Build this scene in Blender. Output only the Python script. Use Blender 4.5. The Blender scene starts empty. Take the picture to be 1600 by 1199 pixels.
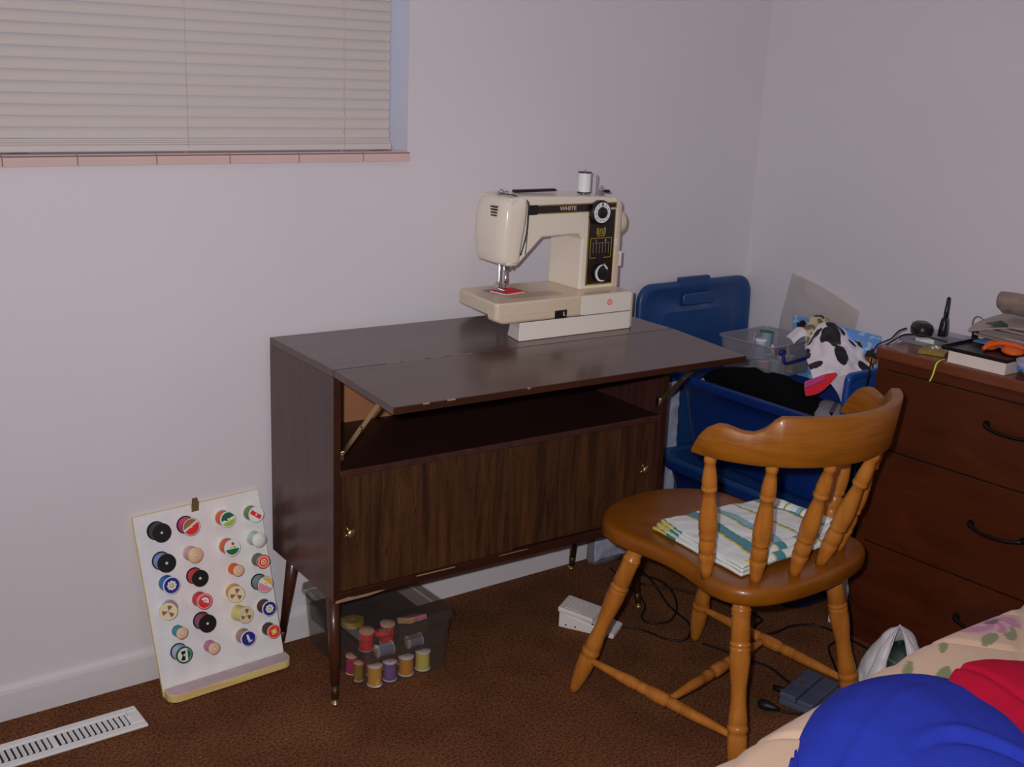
import bpy, bmesh, math, random
import numpy as np
from mathutils import Vector, Matrix, noise
random.seed(7); np.random.seed(7)
S = bpy.context.scene
COL = S.collection
PI = math.pi
# ---------------------------------------------------------------- camera
cd = bpy.data.cameras.new('camera'); cam = bpy.data.objects.new('camera', cd); COL.objects.link(cam)
YAW, PIT, ROL, FPX = 0.6478, -0.2675, 0.0425, 1799.7
cd.sensor_fit = 'HORIZONTAL'; cd.sensor_width = 36; cd.lens = 36*FPX/1600; cd.clip_start = .02; cd.clip_end = 50
fw = Vector((math.sin(YAW)*math.cos(PIT), math.cos(YAW)*math.cos(PIT), math.sin(PIT)))
rt = Vector((math.cos(YAW), -math.sin(YAW), 0)); up = rt.cross(fw)
rt2 = rt*math.cos(ROL)+up*math.sin(ROL); up2 = -rt*math.sin(ROL)+up*math.cos(ROL)
CAM = Vector((-2.6143, -2.3162, 1.355))
M = Matrix((rt2, up2, -fw)).transposed().to_4x4(); M.translation = CAM
cam.matrix_world = M
S.camera = cam
# ---------------------------------------------------------------- world, lamps, exposure
W = bpy.data.worlds.new('world'); S.world = W; W.use_nodes = True
bg = W.node_tree.nodes['Background']; bg.inputs[0].default_value = (.62, .74, 1, 1); bg.inputs[1].default_value = .55
def area(name, loc, target, size, power, color, spread=180):
    l = bpy.data.lights.new(name, 'AREA'); l.shape = 'DISK'; l.size = size; l.energy = power; l.color = color
    l.spread = math.radians(spread)
    o = bpy.data.objects.new(name, l); COL.objects.link(o); o.location = loc
    o.rotation_euler = (Vector(target)-Vector(loc)).to_track_quat('-Z', 'Y').to_euler(); return o
area('camera_flash', CAM + up2*.045 - rt2*.05, CAM+fw*2, .03, 16.5, (1, .985, .98), 140)
area('ceiling_fill', (-1.9, -1.7, 2.36), (-1.9, -1.7, 0), .35, 2.2, (1, .84, .72))  # weak warm fill added overhead for ambient light, no fixture in view
vs = S.view_settings; vs.view_transform = 'Standard'; vs.look = 'None'; vs.gamma = 1; vs.use_curve_mapping = False
vs.exposure = 0
# ---------------------------------------------------------------- materials
def lin(c): c = c/255.; return c/12.92 if c <= .04045 else ((c+.055)/1.055)**2.4
def rgb(r, g, b, k=1.): return (min(.92, lin(r)*k), min(.92, lin(g)*k), min(.92, lin(b)*k), 1)
MATS = {}
def mat(name, c=(.8,.8,.8,1), rough=.5, metal=0, spec=.5, bump=0, bscale=200, var=0, vscale=20, coat=0, vcol=False, sheen=0, alpha=1):
    if name in MATS: return MATS[name]
    m = bpy.data.materials.new(name); m.use_nodes = True; MATS[name] = m
    nt = m.node_tree; N = nt.nodes; L = nt.links; b = N['Principled BSDF']
    b.inputs['Base Color'].default_value = c; b.inputs['Roughness'].default_value = rough; b.inputs['Metallic'].default_value = metal
    b.inputs['Specular IOR Level'].default_value = spec; b.inputs['Coat Weight'].default_value = coat; b.inputs['Coat Roughness'].default_value = .15
    b.inputs['Sheen Weight'].default_value = sheen; b.inputs['Alpha'].default_value = alpha
    tc = N.new('ShaderNodeTexCoord')
    src = None
    if vcol:
        a = N.new('ShaderNodeVertexColor'); a.layer_name = 'col'; src = a.outputs[0]
    if var:
        n = N.new('ShaderNodeTexNoise'); n.inputs['Scale'].default_value = vscale; n.inputs['Detail'].default_value = 5
        L.new(tc.outputs['Object'], n.inputs['Vector'])
        mr = N.new('ShaderNodeMapRange'); mr.inputs[1].default_value = .3; mr.inputs[2].default_value = .7
        mr.inputs[3].default_value = 1-var; mr.inputs[4].default_value = 1+var; L.new(n.outputs[0], mr.inputs[0])
        mx = N.new('ShaderNodeVectorMath'); mx.operation = 'SCALE'
        if src: L.new(src, mx.inputs[0])
        else: mx.inputs[0].default_value = c[:3]
        L.new(mr.outputs[0], mx.inputs['Scale']); src = mx.outputs[0]
    if src: L.new(src, b.inputs['Base Color'])
    if bump:
        n = N.new('ShaderNodeTexNoise'); n.inputs['Scale'].default_value = bscale; n.inputs['Detail'].default_value = 3
        L.new(tc.outputs['Object'], n.inputs['Vector'])
        bp = N.new('ShaderNodeBump'); bp.inputs['Strength'].default_value = bump; bp.inputs['Distance'].default_value = .002
        L.new(n.outputs[0], bp.inputs['Height']); L.new(bp.outputs[0], b.inputs['Normal'])
    return m
def wood(name, c1, c2, stretch=(1, 1, 12), scale=6, rough=.4, coat=0, fine=0, dark=None, ring=0.):
    m = bpy.data.materials.new(name); m.use_nodes = True; MATS[name] = m
    nt = m.node_tree; N = nt.nodes; L = nt.links; b = N['Principled BSDF']
    tc = N.new('ShaderNodeTexCoord'); mp = N.new('ShaderNodeMapping')
    mp.inputs['Scale'].default_value = [scale*s for s in stretch]
    L.new(tc.outputs['Object'], mp.inputs['Vector'])
    n = N.new('ShaderNodeTexNoise'); n.inputs['Scale'].default_value = 1; n.inputs['Detail'].default_value = 8; n.inputs['Roughness'].default_value = .65
    n.inputs['Distortion'].default_value = .6
    L.new(mp.outputs[0], n.inputs['Vector'])
    cr = N.new('ShaderNodeValToRGB'); cr.color_ramp.elements[0].position = .35; cr.color_ramp.elements[1].position = .65
    cr.color_ramp.elements[0].color = c1; cr.color_ramp.elements[1].color = c2
    L.new(n.outputs[0], cr.inputs[0]); out = cr.outputs[0]
    if dark:
        n2 = N.new('ShaderNodeTexNoise'); n2.inputs['Scale'].default_value = 5; n2.inputs['Detail'].default_value = 6
        mp2 = N.new('ShaderNodeMapping'); mp2.inputs['Scale'].default_value = [scale*s*fine for s in stretch]
        L.new(tc.outputs['Object'], mp2.inputs['Vector']); L.new(mp2.outputs[0], n2.inputs['Vector'])
        mr = N.new('ShaderNodeMapRange'); mr.inputs[1].default_value = .55; mr.inputs[2].default_value = .68; L.new(n2.outputs[0], mr.inputs[0])
        mx = N.new('ShaderNodeMix'); mx.data_type = 'RGBA'; L.new(mr.outputs[0], mx.inputs['Factor']); L.new(out, mx.inputs['A']); mx.inputs['B'].default_value = dark
        out = mx.outputs['Result']
    L.new(out, b.inputs['Base Color']); b.inputs['Roughness'].default_value = rough; b.inputs['Coat Weight'].default_value = coat; b.inputs['Coat Roughness'].default_value = .12
    return m
def clear(name, tint=(.85, .87, .9), gloss=.12, rough=.15, milky=0., mcol=(.6, .6, .62)):
    """thin clear plastic: see-through, a little gloss, some milky scatter"""
    m = bpy.data.materials.new(name); m.use_nodes = True; MATS[name] = m
    nt = m.node_tree; N = nt.nodes; L = nt.links; N.remove(N['Principled BSDF'])
    out = N['Material Output']
    t = N.new('ShaderNodeBsdfTransparent'); t.inputs[0].default_value = (*tint, 1)
    g = N.new('ShaderNodeBsdfGlossy'); g.inputs['Roughness'].default_value = rough
    d = N.new('ShaderNodeBsdfDiffuse'); d.inputs[0].default_value = (*mcol, 1)
    m1 = N.new('ShaderNodeMixShader'); m1.inputs[0].default_value = milky; L.new(t.outputs[0], m1.inputs[1]); L.new(d.outputs[0], m1.inputs[2])
    m2 = N.new('ShaderNodeMixShader'); m2.inputs[0].default_value = gloss; L.new(m1.outputs[0], m2.inputs[1]); L.new(g.outputs[0], m2.inputs[2])
    L.new(m2.outputs[0], out.inputs[0]); return m
# ---------------------------------------------------------------- mesh builder
def frame_to(p0, p1):
    p0, p1 = Vector(p0), Vector(p1); z = (p1-p0).normalized()
    x = z.orthogonal().normalized(); y = z.cross(x)
    m = Matrix((x, y, z)).transposed().to_4x4(); m.translation = p0; return m
class MB:
    def __init__(s): s.v = []; s.f = []; s.m = []; s.sm = []
    def add(s, V, F, T=None, mi=0, smooth=False):
        o = len(s.v)
        for p in V:
            p = Vector(p); s.v.append(tuple(T @ p) if T else tuple(p))
        for f in F: s.f.append([i+o for i in f]); s.m.append(mi); s.sm.append(smooth)
        return s
    def box(s, a, b, T=None, mi=0):
        x0, y0, z0 = a; x1, y1, z1 = b
        V = [(x0,y0,z0),(x1,y0,z0),(x1,y1,z0),(x0,y1,z0),(x0,y0,z1),(x1,y0,z1),(x1,y1,z1),(x0,y1,z1)]
        F = [(3,2,1,0),(4,5,6,7),(0,1,5,4),(1,2,6,5),(2,3,7,6),(3,0,4,7)]
        return s.add(V, F, T, mi)
    def hexa(s, V, mi=0, T=None):  # 8 corners, bottom ring then top ring
        return s.add(V, [(3,2,1,0),(4,5,6,7),(0,1,5,4),(1,2,6,5),(2,3,7,6),(3,0,4,7)], T, mi)
    def prism(s, P, z0, z1, T=None, mi=0, smooth=False):  # CCW polygon in xy, extruded in z
        n = len(P)
        V = [(x, y, z0) for x, y in P]+[(x, y, z1) for x, y in P]
        s.add(V, [tuple(range(n))[::-1], tuple(range(n, 2*n))], T, mi)
        o = len(s.v)-2*n
        for i in range(n):
            j = (i+1) % n; s.f.append([o+i, o+j, o+n+j, o+n+i]); s.m.append(mi); s.sm.append(smooth)
        return s
    def lathe(s, prof, p0=(0,0,0), p1=(0,0,1), n=24, mi=0, smooth=True, cap=True, T=None):  # prof: (z distance, radius)
        Tm = frame_to(p0, p1)
        if T: Tm = T @ Tm
        V = []; F = []
        for z, r in prof:
            for k in range(n): a = 2*PI*k/n; V.append((r*math.cos(a), r*math.sin(a), z))
        for i in range(len(prof)-1):
            for k in range(n):
                j = (k+1) % n; F.append((i*n+k, i*n+j, (i+1)*n+j, (i+1)*n+k))
        s.add(V, F, Tm, mi, smooth)
        if cap:
            o = len(s.v)-len(V)
            if prof[0][1] > 1e-5: s.f.append([o+k for k in range(n)][::-1]); s.m.append(mi); s.sm.append(False)
            if prof[-1][1] > 1e-5: s.f.append([o+(len(prof)-1)*n+k for k in range(n)]); s.m.append(mi); s.sm.append(False)
        return s
    def tube(s, pts, r, n=8, mi=0, closed=False):
        P = [Vector(p) for p in pts]; N = len(P); R = r if isinstance(r, (list, tuple)) else [r]*N
        V = []; F = []; prev = None
        for i, p in enumerate(P):
            a = P[(i-1) % N] if (closed or i) else p; b = P[(i+1) % N] if (closed or i < N-1) else p
            t = (b-a).normalized()
            if prev is None: x = t.orthogonal().normalized()
            else: x = (prev-t*prev.dot(t)).normalized()
            prev = x; y = t.cross(x)
            for k in range(n): an = 2*PI*k/n; V.append(p+(x*math.cos(an)+y*math.sin(an))*R[i])
        for i in range(N if closed else N-1):
            j = (i+1) % N
            for k in range(n): l = (k+1) % n; F.append((i*n+k, i*n+l, j*n+l, j*n+k))
        s.add(V, F, None, mi, True)
        if not closed:
            o = len(s.v)-len(V)
            s.f.append([o+k for k in range(n)][::-1]); s.m.append(mi); s.sm.append(False)
            s.f.append([o+(N-1)*n+k for k in range(n)]); s.m.append(mi); s.sm.append(False)
        return s
def smooth_path(pts, n=6):
    """Catmull-Rom through points"""
    P = [Vector(p) for p in pts]; P = [P[0]*2-P[1]]+P+[P[-1]*2-P[-2]]; out = []
    for i in range(1, len(P)-2):
        for k in range(n):
            t = k/n; a, b, c, d = P[i-1], P[i], P[i+1], P[i+2]
            out.append(.5*((2*b)+(c-a)*t+(2*a-5*b+4*c-d)*t*t+(3*b-a-3*c+d)*t**3))
    out.append(P[-2]); return out
def obj(name, mb, mats, parent=None, bevel=0, seg=2, smooth=None, label=None, solid=0, sub=0, angle=35, kind=None):
    me = bpy.data.meshes.new(name); me.from_pydata([tuple(v) for v in mb.v], [], mb.f)
    if not isinstance(mats, (list, tuple)): mats = [mats]
    for m in mats: me.materials.append(m)
    me.polygons.foreach_set('material_index', mb.m)
    me.polygons.foreach_set('use_smooth', [True]*len(mb.f) if smooth else mb.sm)
    me.validate(); me.update()
    o = bpy.data.objects.new(name, me); COL.objects.link(o)
    if parent: o.parent = parent
    if label: o['label'] = label
    if kind: o['kind'] = kind
    if solid: md = o.modifiers.new('s', 'SOLIDIFY'); md.thickness = solid; md.offset = 0
    if bevel:
        md = o.modifiers.new('b', 'BEVEL'); md.width = bevel; md.segments = seg; md.limit_method = 'ANGLE'; md.angle_limit = math.radians(angle); md.harden_normals = False
    if sub: md = o.modifiers.new('u', 'SUBSURF'); md.levels = sub; md.render_levels = sub
    return o
def thing(name, label, cat, loc=(0,0,0), rot=(0,0,0), group=None):
    o = bpy.data.objects.new(name, None); COL.objects.link(o); o.empty_display_size = .05
    o.location = loc; o.rotation_euler = rot; o['label'] = label; o['category'] = cat
    if group: o['group'] = group
    return o
def tag(o, label, cat, group=None, kind=None):
    o['label'] = label; o['category'] = cat
    if group: o['group'] = group
    if kind: o['kind'] = kind
    return o
def struct(o): o['kind'] = 'structure'; return o
def setcol(o, cols):
    ca = o.data.color_attributes.new('col', 'FLOAT_COLOR', 'POINT')
    ca.data.foreach_set('color', np.array(cols, dtype=np.float32).ravel())
def text_mesh(name, body, size, mat_, parent, T, extrude=.0003, sx=1, bold=0.):
    cu = bpy.data.curves.new(name, 'FONT'); cu.body = body; cu.size = size; cu.extrude = extrude; cu.align_x = 'CENTER'; cu.align_y = 'CENTER'
    cu.offset = bold; cu.resolution_u = 3
    o = bpy.data.objects.new(name, cu); COL.objects.link(o)
    dg = bpy.context.evaluated_depsgraph_get(); me = bpy.data.meshes.new_from_object(o.evaluated_get(dg))
    bpy.data.objects.remove(o); me.materials.clear(); me.materials.append(mat_)
    o = bpy.data.objects.new(name, me); COL.objects.link(o); o.parent = parent; o.matrix_local = T @ Matrix.Diagonal((sx, 1, 1, 1)); return o
def bspl(ctrl, nu, nv):
    """ctrl[i][j] 3D points -> dense (nu x nv) cubic B-spline surface passing near the controls (clamped)"""
    C = np.array(ctrl, float)
    def up(C, n):
        C = np.concatenate([2*C[:1]-C[1:2], C, 2*C[-1:]-C[-2:-1]], 0); m = C.shape[0]-3
        t = np.linspace(0, m-1e-9, n); i = t.astype(int); f = (t-i)[:, None, None]
        return ((1-f)**3*C[i]+(3*f**3-6*f**2+4)*C[i+1]+(-3*f**3+3*f**2+3*f+1)*C[i+2]+f**3*C[i+3])/6
    A = up(C, nu); A = up(A.transpose(1, 0, 2), nv).transpose(1, 0, 2); return A
def cloth(name, ctrl, nu, nv, mat_, amp=0., freq=12., seed=0, thick=.002, colf=None, parent=None, fold=None):
    A = bspl(ctrl, nu, nv); P = A.reshape(-1, 3).copy()
    du = np.gradient(A, axis=0); dv = np.gradient(A, axis=1); Nn = np.cross(du, dv).reshape(-1, 3); Nn /= np.linalg.norm(Nn, axis=1)[:, None]+1e-9
    uu, vv = np.meshgrid(np.linspace(0, 1, nu), np.linspace(0, 1, nv), indexing='ij'); uu = uu.ravel(); vv = vv.ravel()
    if amp:
        d = np.array([noise.noise(Vector(p)*freq+Vector((seed*3.1, seed, 0)))+.5*noise.noise(Vector(p)*freq*2.3+Vector((seed, 7, 1))) for p in P])
        P += Nn*(d*amp)[:, None]
    if fold is not None: P += Nn*fold(uu, vv)[:, None]
    mb = MB(); mb.v = [tuple(p) for p in P]
    for i in range(nu-1):
        for j in range(nv-1):
            a = i*nv+j; mb.f.append([a, a+nv, a+nv+1, a+1]); mb.m.append(0); mb.sm.append(True)
    o = obj(name, mb, mat_, parent, solid=thick)
    if colf is not None: setcol(o, [colf(u, v, P[k]) for k, (u, v) in enumerate(zip(uu, vv))])
    return o
def rrect(x0, y0, x1, y1, r, n=5):
    out = []
    for cx, cy, a0 in ((x1-r, y0+r, -90), (x1-r, y1-r, 0), (x0+r, y1-r, 90), (x0+r, y0+r, 180)):
        for k in range(n+1): a = math.radians(a0+90*k/n); out.append((cx+r*math.cos(a), cy+r*math.sin(a)))
    return out
def loft(mb, rings, mi=0, smooth=True, capb=True, capt=True):
    n = len(rings[0]); o = len(mb.v)
    for r in rings: mb.v += [tuple(p) for p in r]
    for i in range(len(rings)-1):
        for k in range(n):
            j = (k+1) % n; mb.f.append([o+i*n+k, o+i*n+j, o+(i+1)*n+j, o+(i+1)*n+k]); mb.m.append(mi); mb.sm.append(smooth)
    if capb: mb.f.append([o+k for k in range(n)][::-1]); mb.m.append(mi); mb.sm.append(False)
    if capt: mb.f.append([o+(len(rings)-1)*n+k for k in range(n)]); mb.m.append(mi); mb.sm.append(False)
    return mb
XZ = Matrix(((1,0,0,0),(0,0,-1,0),(0,1,0,0),(0,0,0,1)))   # xy polygon -> xz plane, extrusion z -> -y

# ================================================================ STRUCTURE
m_wall = mat('wall_paint', (.80, .755, .82, 1), .55, spec=.35, bump=.12, bscale=60, var=.015, vscale=3)
m_trim = mat('trim_paint', (.80, .76, .81, 1), .4, spec=.4)
m_carpet = mat('carpet_brown', (.175, .070, .033, 1), .95, spec=.04, bump=.7, bscale=300, var=.65, vscale=170)
def add_carpet_mottle():
    nt = m_carpet.node_tree; N = nt.nodes; L = nt.links; b = N['Principled BSDF']
    src = b.inputs['Base Color'].links[0].from_socket; tc = [n for n in N if n.type == 'TEX_COORD'][0]
    n = N.new('ShaderNodeTexNoise'); n.inputs['Scale'].default_value = 7; n.inputs['Detail'].default_value = 4; L.new(tc.outputs['Object'], n.inputs['Vector'])
    mr = N.new('ShaderNodeMapRange'); mr.inputs[1].default_value = .3; mr.inputs[2].default_value = .7; mr.inputs[3].default_value = .8; mr.inputs[4].default_value = 1.2
    L.new(n.outputs[0], mr.inputs[0]); mx = N.new('ShaderNodeVectorMath'); mx.operation = 'SCALE'; L.new(src, mx.inputs[0]); L.new(mr.outputs[0], mx.inputs['Scale']); L.new(mx.outputs[0], b.inputs['Base Color'])
    bp = [n for n in N if n.type == 'BUMP'][0]; bp.inputs['Distance'].default_value = .003
add_carpet_mottle()
X0, Y0, ZC = -3.7, -3.4, 2.42
WX0, WX1, WZ0, WZ1 = -2.85, -1.193, 1.139, 2.06
mb = MB(); t = .14
mb.box((X0-.1, 0, 0), (WX0, t, ZC)).box((WX1, 0, 0), (.1, t, ZC)).box((WX0, 0, 0), (WX1, t, WZ0)).box((WX0, 0, WZ1), (WX1, t, ZC))
struct(obj('wall_back', mb, m_wall))
struct(obj('wall_right', MB().box((0, Y0-.1, 0), (.1, 0, ZC)), m_wall))
struct(obj('wall_left', MB().box((X0-.1, Y0-.1, 0), (X0, 0, ZC)), m_wall))
struct(obj('wall_front', MB().box((X0, Y0-.1, 0), (0, Y0, ZC)), m_wall))
struct(obj('floor', MB().box((X0-.1, Y0-.1, -.05), (.1, t, 0)), m_carpet))
struct(obj('ceiling', MB().box((X0-.1, Y0-.1, ZC), (.1, t, ZC+.05)), m_wall))
def baseboard(name, a, b):
    a, b = Vector(a), Vector(b); d = (b-a).normalized(); nrm = Vector((d.y, -d.x, 0))  # into the room
    prof = [(0, 0), (.011, 0), (.011, .06), (.009, .068), (.004, .074), (0, .076)]
    mb = MB(); ring = lambda p: [p+nrm*x+Vector((0, 0, z)) for x, z in prof]
    loft(mb, [ring(a), ring(b)], smooth=False); return struct(obj(name, mb, m_trim))
baseboard('baseboard_back', (X0, 0, 0), (0, 0, 0)); baseboard('baseboard_right', (0, 0, 0), (0, Y0, 0))
baseboard('baseboard_left', (X0, Y0, 0), (X0, 0, 0)); 
# window: frame, panes, sill tiles
m_alu = mat('window_aluminium', (.55, .57, .6, 1), .4, metal=.6)
wn = bpy.data.objects.new('window_1', None); COL.objects.link(wn); wn.location = (0, 0, 0); struct(wn)
mb = MB(); ym = .11
for a, b in (((WX0, ym, WZ0), (WX1, ym+.03, WZ0+.03)), ((WX0, ym, WZ1-.03), (WX1, ym+.03, WZ1)), ((WX0, ym, WZ0+.03), (WX0+.03, ym+.03, WZ1-.03)), ((WX1-.03, ym, WZ0+.03), (WX1, ym+.03, WZ1-.03)), ((-2.04, ym, WZ0+.03), (-2.0, ym+.03, WZ1-.03))): mb.box(a, b)
obj('window_frame', mb, m_alu, wn, bevel=.002)
mg = clear('window_glass', (.95, .98, 1), .06, .02)
obj('pane', MB().box((WX0+.03, ym+.013, WZ0+.03), (-2.04, ym+.017, WZ1-.03)), mg, wn)
obj('pane', MB().box((-2.0, ym+.013, WZ0+.03), (WX1-.03, ym+.017, WZ1-.03)), mg, wn)
m_tile = mat('sill_tile_pink', rgb(190, 165, 162, 1.5), .18, spec=.6, var=.03, vscale=14)
joints = [-2.85, -2.698, -2.544, -2.389, -2.234, -2.079, -1.942, -1.787, -1.632, -1.474, -1.316, -1.193]
for i in range(len(joints)-1):
    a, b = joints[i]+.0012, joints[i+1]-.0012
    # bullnose section in (y,z)
    prof = [(ym, WZ0+.0002), (ym, WZ0+.020)]+[(-.004-.010*math.sin(q), WZ0+.011+.0095*math.cos(q)) for q in np.linspace(0, PI/2, 6)]+[(-.014, WZ0-.001), (-.0005, WZ0-.001), (-.0005, WZ0+.0002)]
    mb = MB(); loft(mb, [[(a, y, z) for y, z in prof], [(b, y, z) for y, z in prof]], smooth=False)
    obj('sill_tile', mb, m_tile, wn)
obj('grout', MB().box((joints[0], -.0125, WZ0+.0), (WX1-.001, ym, WZ0+.0185)), mat('grout', rgb(150, 120, 112), .9), wn)
# ---------------------------------------------------------------- blind
m_slat = mat('blind_slat_vinyl', (.70, .64, .62, 1), .5, spec=.3)
bl = thing('window_blind', 'cream mini blind with closed horizontal slats hanging in the window', 'blind', (0, .032, WZ0))
BX0, BX1 = WX0+.02, -1.227
pitch, z0 = .0213, .062
def slat_mesh():
    mb = MB(); n = 6; pts = []
    for k in range(n+1):
        s_ = (k/n-.5)*.0254; c = .0022*(1-(2*k/n-1)**2)
        # closed: slat plane almost vertical, lower edge into the room
        an = math.radians(68); pts.append((-s_*math.cos(an)*-1-c*math.sin(an), s_*math.sin(an)-c*math.cos(an)*-1))
    # pts: (y,z); s_ from lower edge to upper edge
    pts2 = []
    for k in range(n+1):
        s_ = (k/n-.5)*.0282; c = .0052*(1-(2*k/n-1)**2)
        y = s_*math.cos(math.radians(62)) - c*math.sin(math.radians(62)); z = s_*math.sin(math.radians(62)) + c*math.cos(math.radians(62))
        pts2.append((y, z))
    for x in (0, BX1-BX0): mb.v += [(x, y, z) for y, z in pts2]
    for k in range(n): mb.f.append([k, n+1+k, n+2+k, k+1]); mb.m.append(0); mb.sm.append(True)
    me = bpy.data.meshes.new('slat'); me.from_pydata(mb.v, [], mb.f); me.materials.append(m_slat); me.polygons.foreach_set('use_smooth', [True]*n); return me
sm = slat_mesh()
z = z0
while z < WZ1-WZ0-.04:
    o = bpy.data.objects.new('slat', sm); COL.objects.link(o); o.parent = bl; o.location = (BX0, 0, z); z += pitch
obj('bottom_rail', MB().box((BX0-.002, -.013, .0225), (BX1+.004, .011, .0365)), m_slat, bl, bevel=.003, seg=3)
mb = MB(); mb.box((BX0, -.012, .0368), (BX1, .011, .0405)).box((BX0, -.011, .041), (BX1, .011, .0445)).box((BX0, -.0125, .045), (BX1, .011, .0485)); obj('stacked_slats', mb, m_slat, bl)
obj('head_rail', MB().box((BX0, -.015, WZ1-WZ0-.035), (BX1+.004, .02, WZ1-WZ0-.002)), m_slat, bl, bevel=.002)
m_cord = mat('blind_cord', rgb(200, 190, 185, 1.3), .7)
for x in (-2.55, -2.13, -1.709, -1.347):
    mb = MB(); mb.tube([(x, -.0155, .03), (x, -.0155, WZ1-WZ0-.03)], .0006, 6)
    obj('ladder_cord', mb, m_cord, bl)
mb = MB(); pts = [(-1.352+.003*math.sin(k*1.9), -.019, .06+k*.03) for k in range(28)]
mb.tube(smooth_path(pts, 3), .0008, 6); obj('lift_cord', mb, m_cord, bl)
for x in (-1.709, -1.347):
    obj('cord_plug', MB().lathe([(0, .004), (.003, .006), (.005, .004)], (x, -.002, .0215), (x, -.002, .0), 12), m_slat, bl)
# ---------------------------------------------------------------- floor register
m_reg = mat('register_enamel', rgb(205, 198, 205, 1.7), .4)
m_black = mat('black_void', (.01, .01, .01, 1), .8)
rg = thing('floor_register', 'white metal floor vent register set in the brown carpet by the wall', 'vent', (-1.915, -.145, 0), (0, 0, math.radians(.3)))
mb = MB(); L_, Wd = .36, .088
mb.box((-L_, -Wd/2, 0), (0, -Wd/2+.02, .006)).box((-L_, Wd/2-.02, 0), (0, Wd/2, .006)).box((-L_, -Wd/2+.02, 0), (-L_+.018, Wd/2-.02, .006)).box((-.03, -Wd/2+.02, 0), (0, Wd/2-.02, .006)).box((-L_/2-.006, -Wd/2+.02, 0), (-L_/2+.006, Wd/2-.02, .006))
obj('frame', mb, m_reg, rg, bevel=.0025)
obj('duct_shadow_plate', MB().box((-L_+.01, -Wd/2+.015, .0002), (-.01, Wd/2-.015, .0008)), m_black, rg)
for s0 in (-L_+.02, -L_/2+.008):
    for k in range(13):
        x = s0+.004+k*.0117
        V = [(x, -.022, .001), (x+.0015, -.022, .001), (x+.0015, .022, .001), (x, .022, .001), (x+.0048, -.022, .0065), (x+.006, -.022, .0065), (x+.006, .022, .0065), (x+.0048, .022, .0065)]
        obj('louver', MB().hexa(V), m_reg, rg)
obj('damper_lever', MB().box((-.027, .001, .005), (-.0235, .02, .0115)), m_reg, rg)

# ================================================================ SEWING CABINET
w_dark = wood('walnut_laminate', rgb(56, 30, 28, 1.3), rgb(72, 42, 38, 1.3), (9, 9, .7), 5, .38, coat=.15)
w_top = wood('walnut_laminate_top', rgb(62, 42, 38, 1.3), rgb(76, 53, 48, 1.3), (.8, 9, 9), 5, .3, coat=.25)
w_door = wood('walnut_door', rgb(46, 26, 15, 1.25), rgb(84, 52, 28, 1.3), (8, 8, .55), 6, .45, fine=2.4, dark=rgb(36, 20, 14, 1.5))
w_edge = wood('walnut_edge', rgb(60, 28, 16, 1.2), rgb(48, 22, 12, 1.2), (1, 9, 9), 6, .4)
w_in = wood('cabinet_inside', rgb(34, 16, 12, 1.6), rgb(42, 20, 16, 1.6), (1, 6, 6), 5, .5)
w_hard = mat('hardboard_tan', rgb(150, 100, 68, 1.3), .7, var=.05, vscale=30)
w_raw = mat('raw_wood_chip', rgb(150, 118, 92, 1.2), .8, var=.15, vscale=80)
m_brass = mat('brass_aged', (.45, .34, .16, 1), .35, metal=.9)
m_chrome = mat('chrome', (.62, .62, .62, 1), .18, metal=1)
cyaw = -.0319
cb = thing('sewing_cabinet', 'dark walnut sewing cabinet with its flap open, sliding doors and tapered peg legs', 'cabinet', (-1.5523, -.02, 0), (0, 0, cyaw))
CW, CD, CH, HB = .909, .3155, .76, .2545; T_ = .016
# local y = -v
obj('side_panel', MB().box((0, -CD, HB), (T_, 0, CH-T_)), w_dark, cb, bevel=.001)
obj('side_panel', MB().box((CW-T_, -CD, HB), (CW, 0, CH-T_)), w_dark, cb, bevel=.001)
obj('top_panel', MB().box((0, -CD+.0008, CH-T_), (CW, 0, CH)), w_top, cb, bevel=.0015)
obj('back_panel', MB().box((T_, -.012, HB+.02), (CW-T_, -.006, CH-T_)), w_hard, cb)
obj('bottom_panel', MB().box((T_, -CD+.004, HB), (CW-T_, -.012, HB+.014)), w_in, cb)
obj('shelf', MB().box((T_, -CD+.006, .527), (CW-T_, -.012, .541)), w_in, cb, bevel=.001)
obj('shelf_edge', MB().box((T_, -CD-.001, .528), (CW-T_, -CD+.006, .543)), w_dark, cb, bevel=.002)
obj('bottom_rail', MB().box((T_, -CD-.002, HB-.003), (CW-T_, -CD+.006, HB+.017)), w_edge, cb, bevel=.002)
for x0, x1 in ((0, T_), (CW-T_, CW)):
    obj('edge_band', MB().box((x0, -CD-.0015, HB-.002), (x1, -CD, CH-T_)), w_edge, cb)
for a, b, yo in ((T_+.002, .462, 0), (.448, CW-T_-.002, .009)):
    d = obj('sliding_door', MB().box((a, -CD+.006+yo, HB+.016), (b, -CD+.013+yo, .528)), w_door, cb, bevel=.0006)
    kx = .036+.004 if yo == 0 else CW-.036-.012; kz = .402
    mb = MB(); y = -CD+.006+yo
    mb.lathe([(0, .006), (.004, .007), (.009, .011), (.012, .0105), (.014, .004)], (kx, y, kz), (kx, y-.01, kz), 12)
    for k in range(4):
        a_ = k*PI/2+.5; c_, s_ = math.cos(a_), math.sin(a_)
        mb.lathe([(0, .0035), (.009, .003), (.016, .0008)], (kx, y-.002, kz), (kx+c_*.02, y-.0025, kz+s_*.02), 6)
    obj('door_pull', mb, m_brass, d, label='brass star shaped pull')
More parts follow.
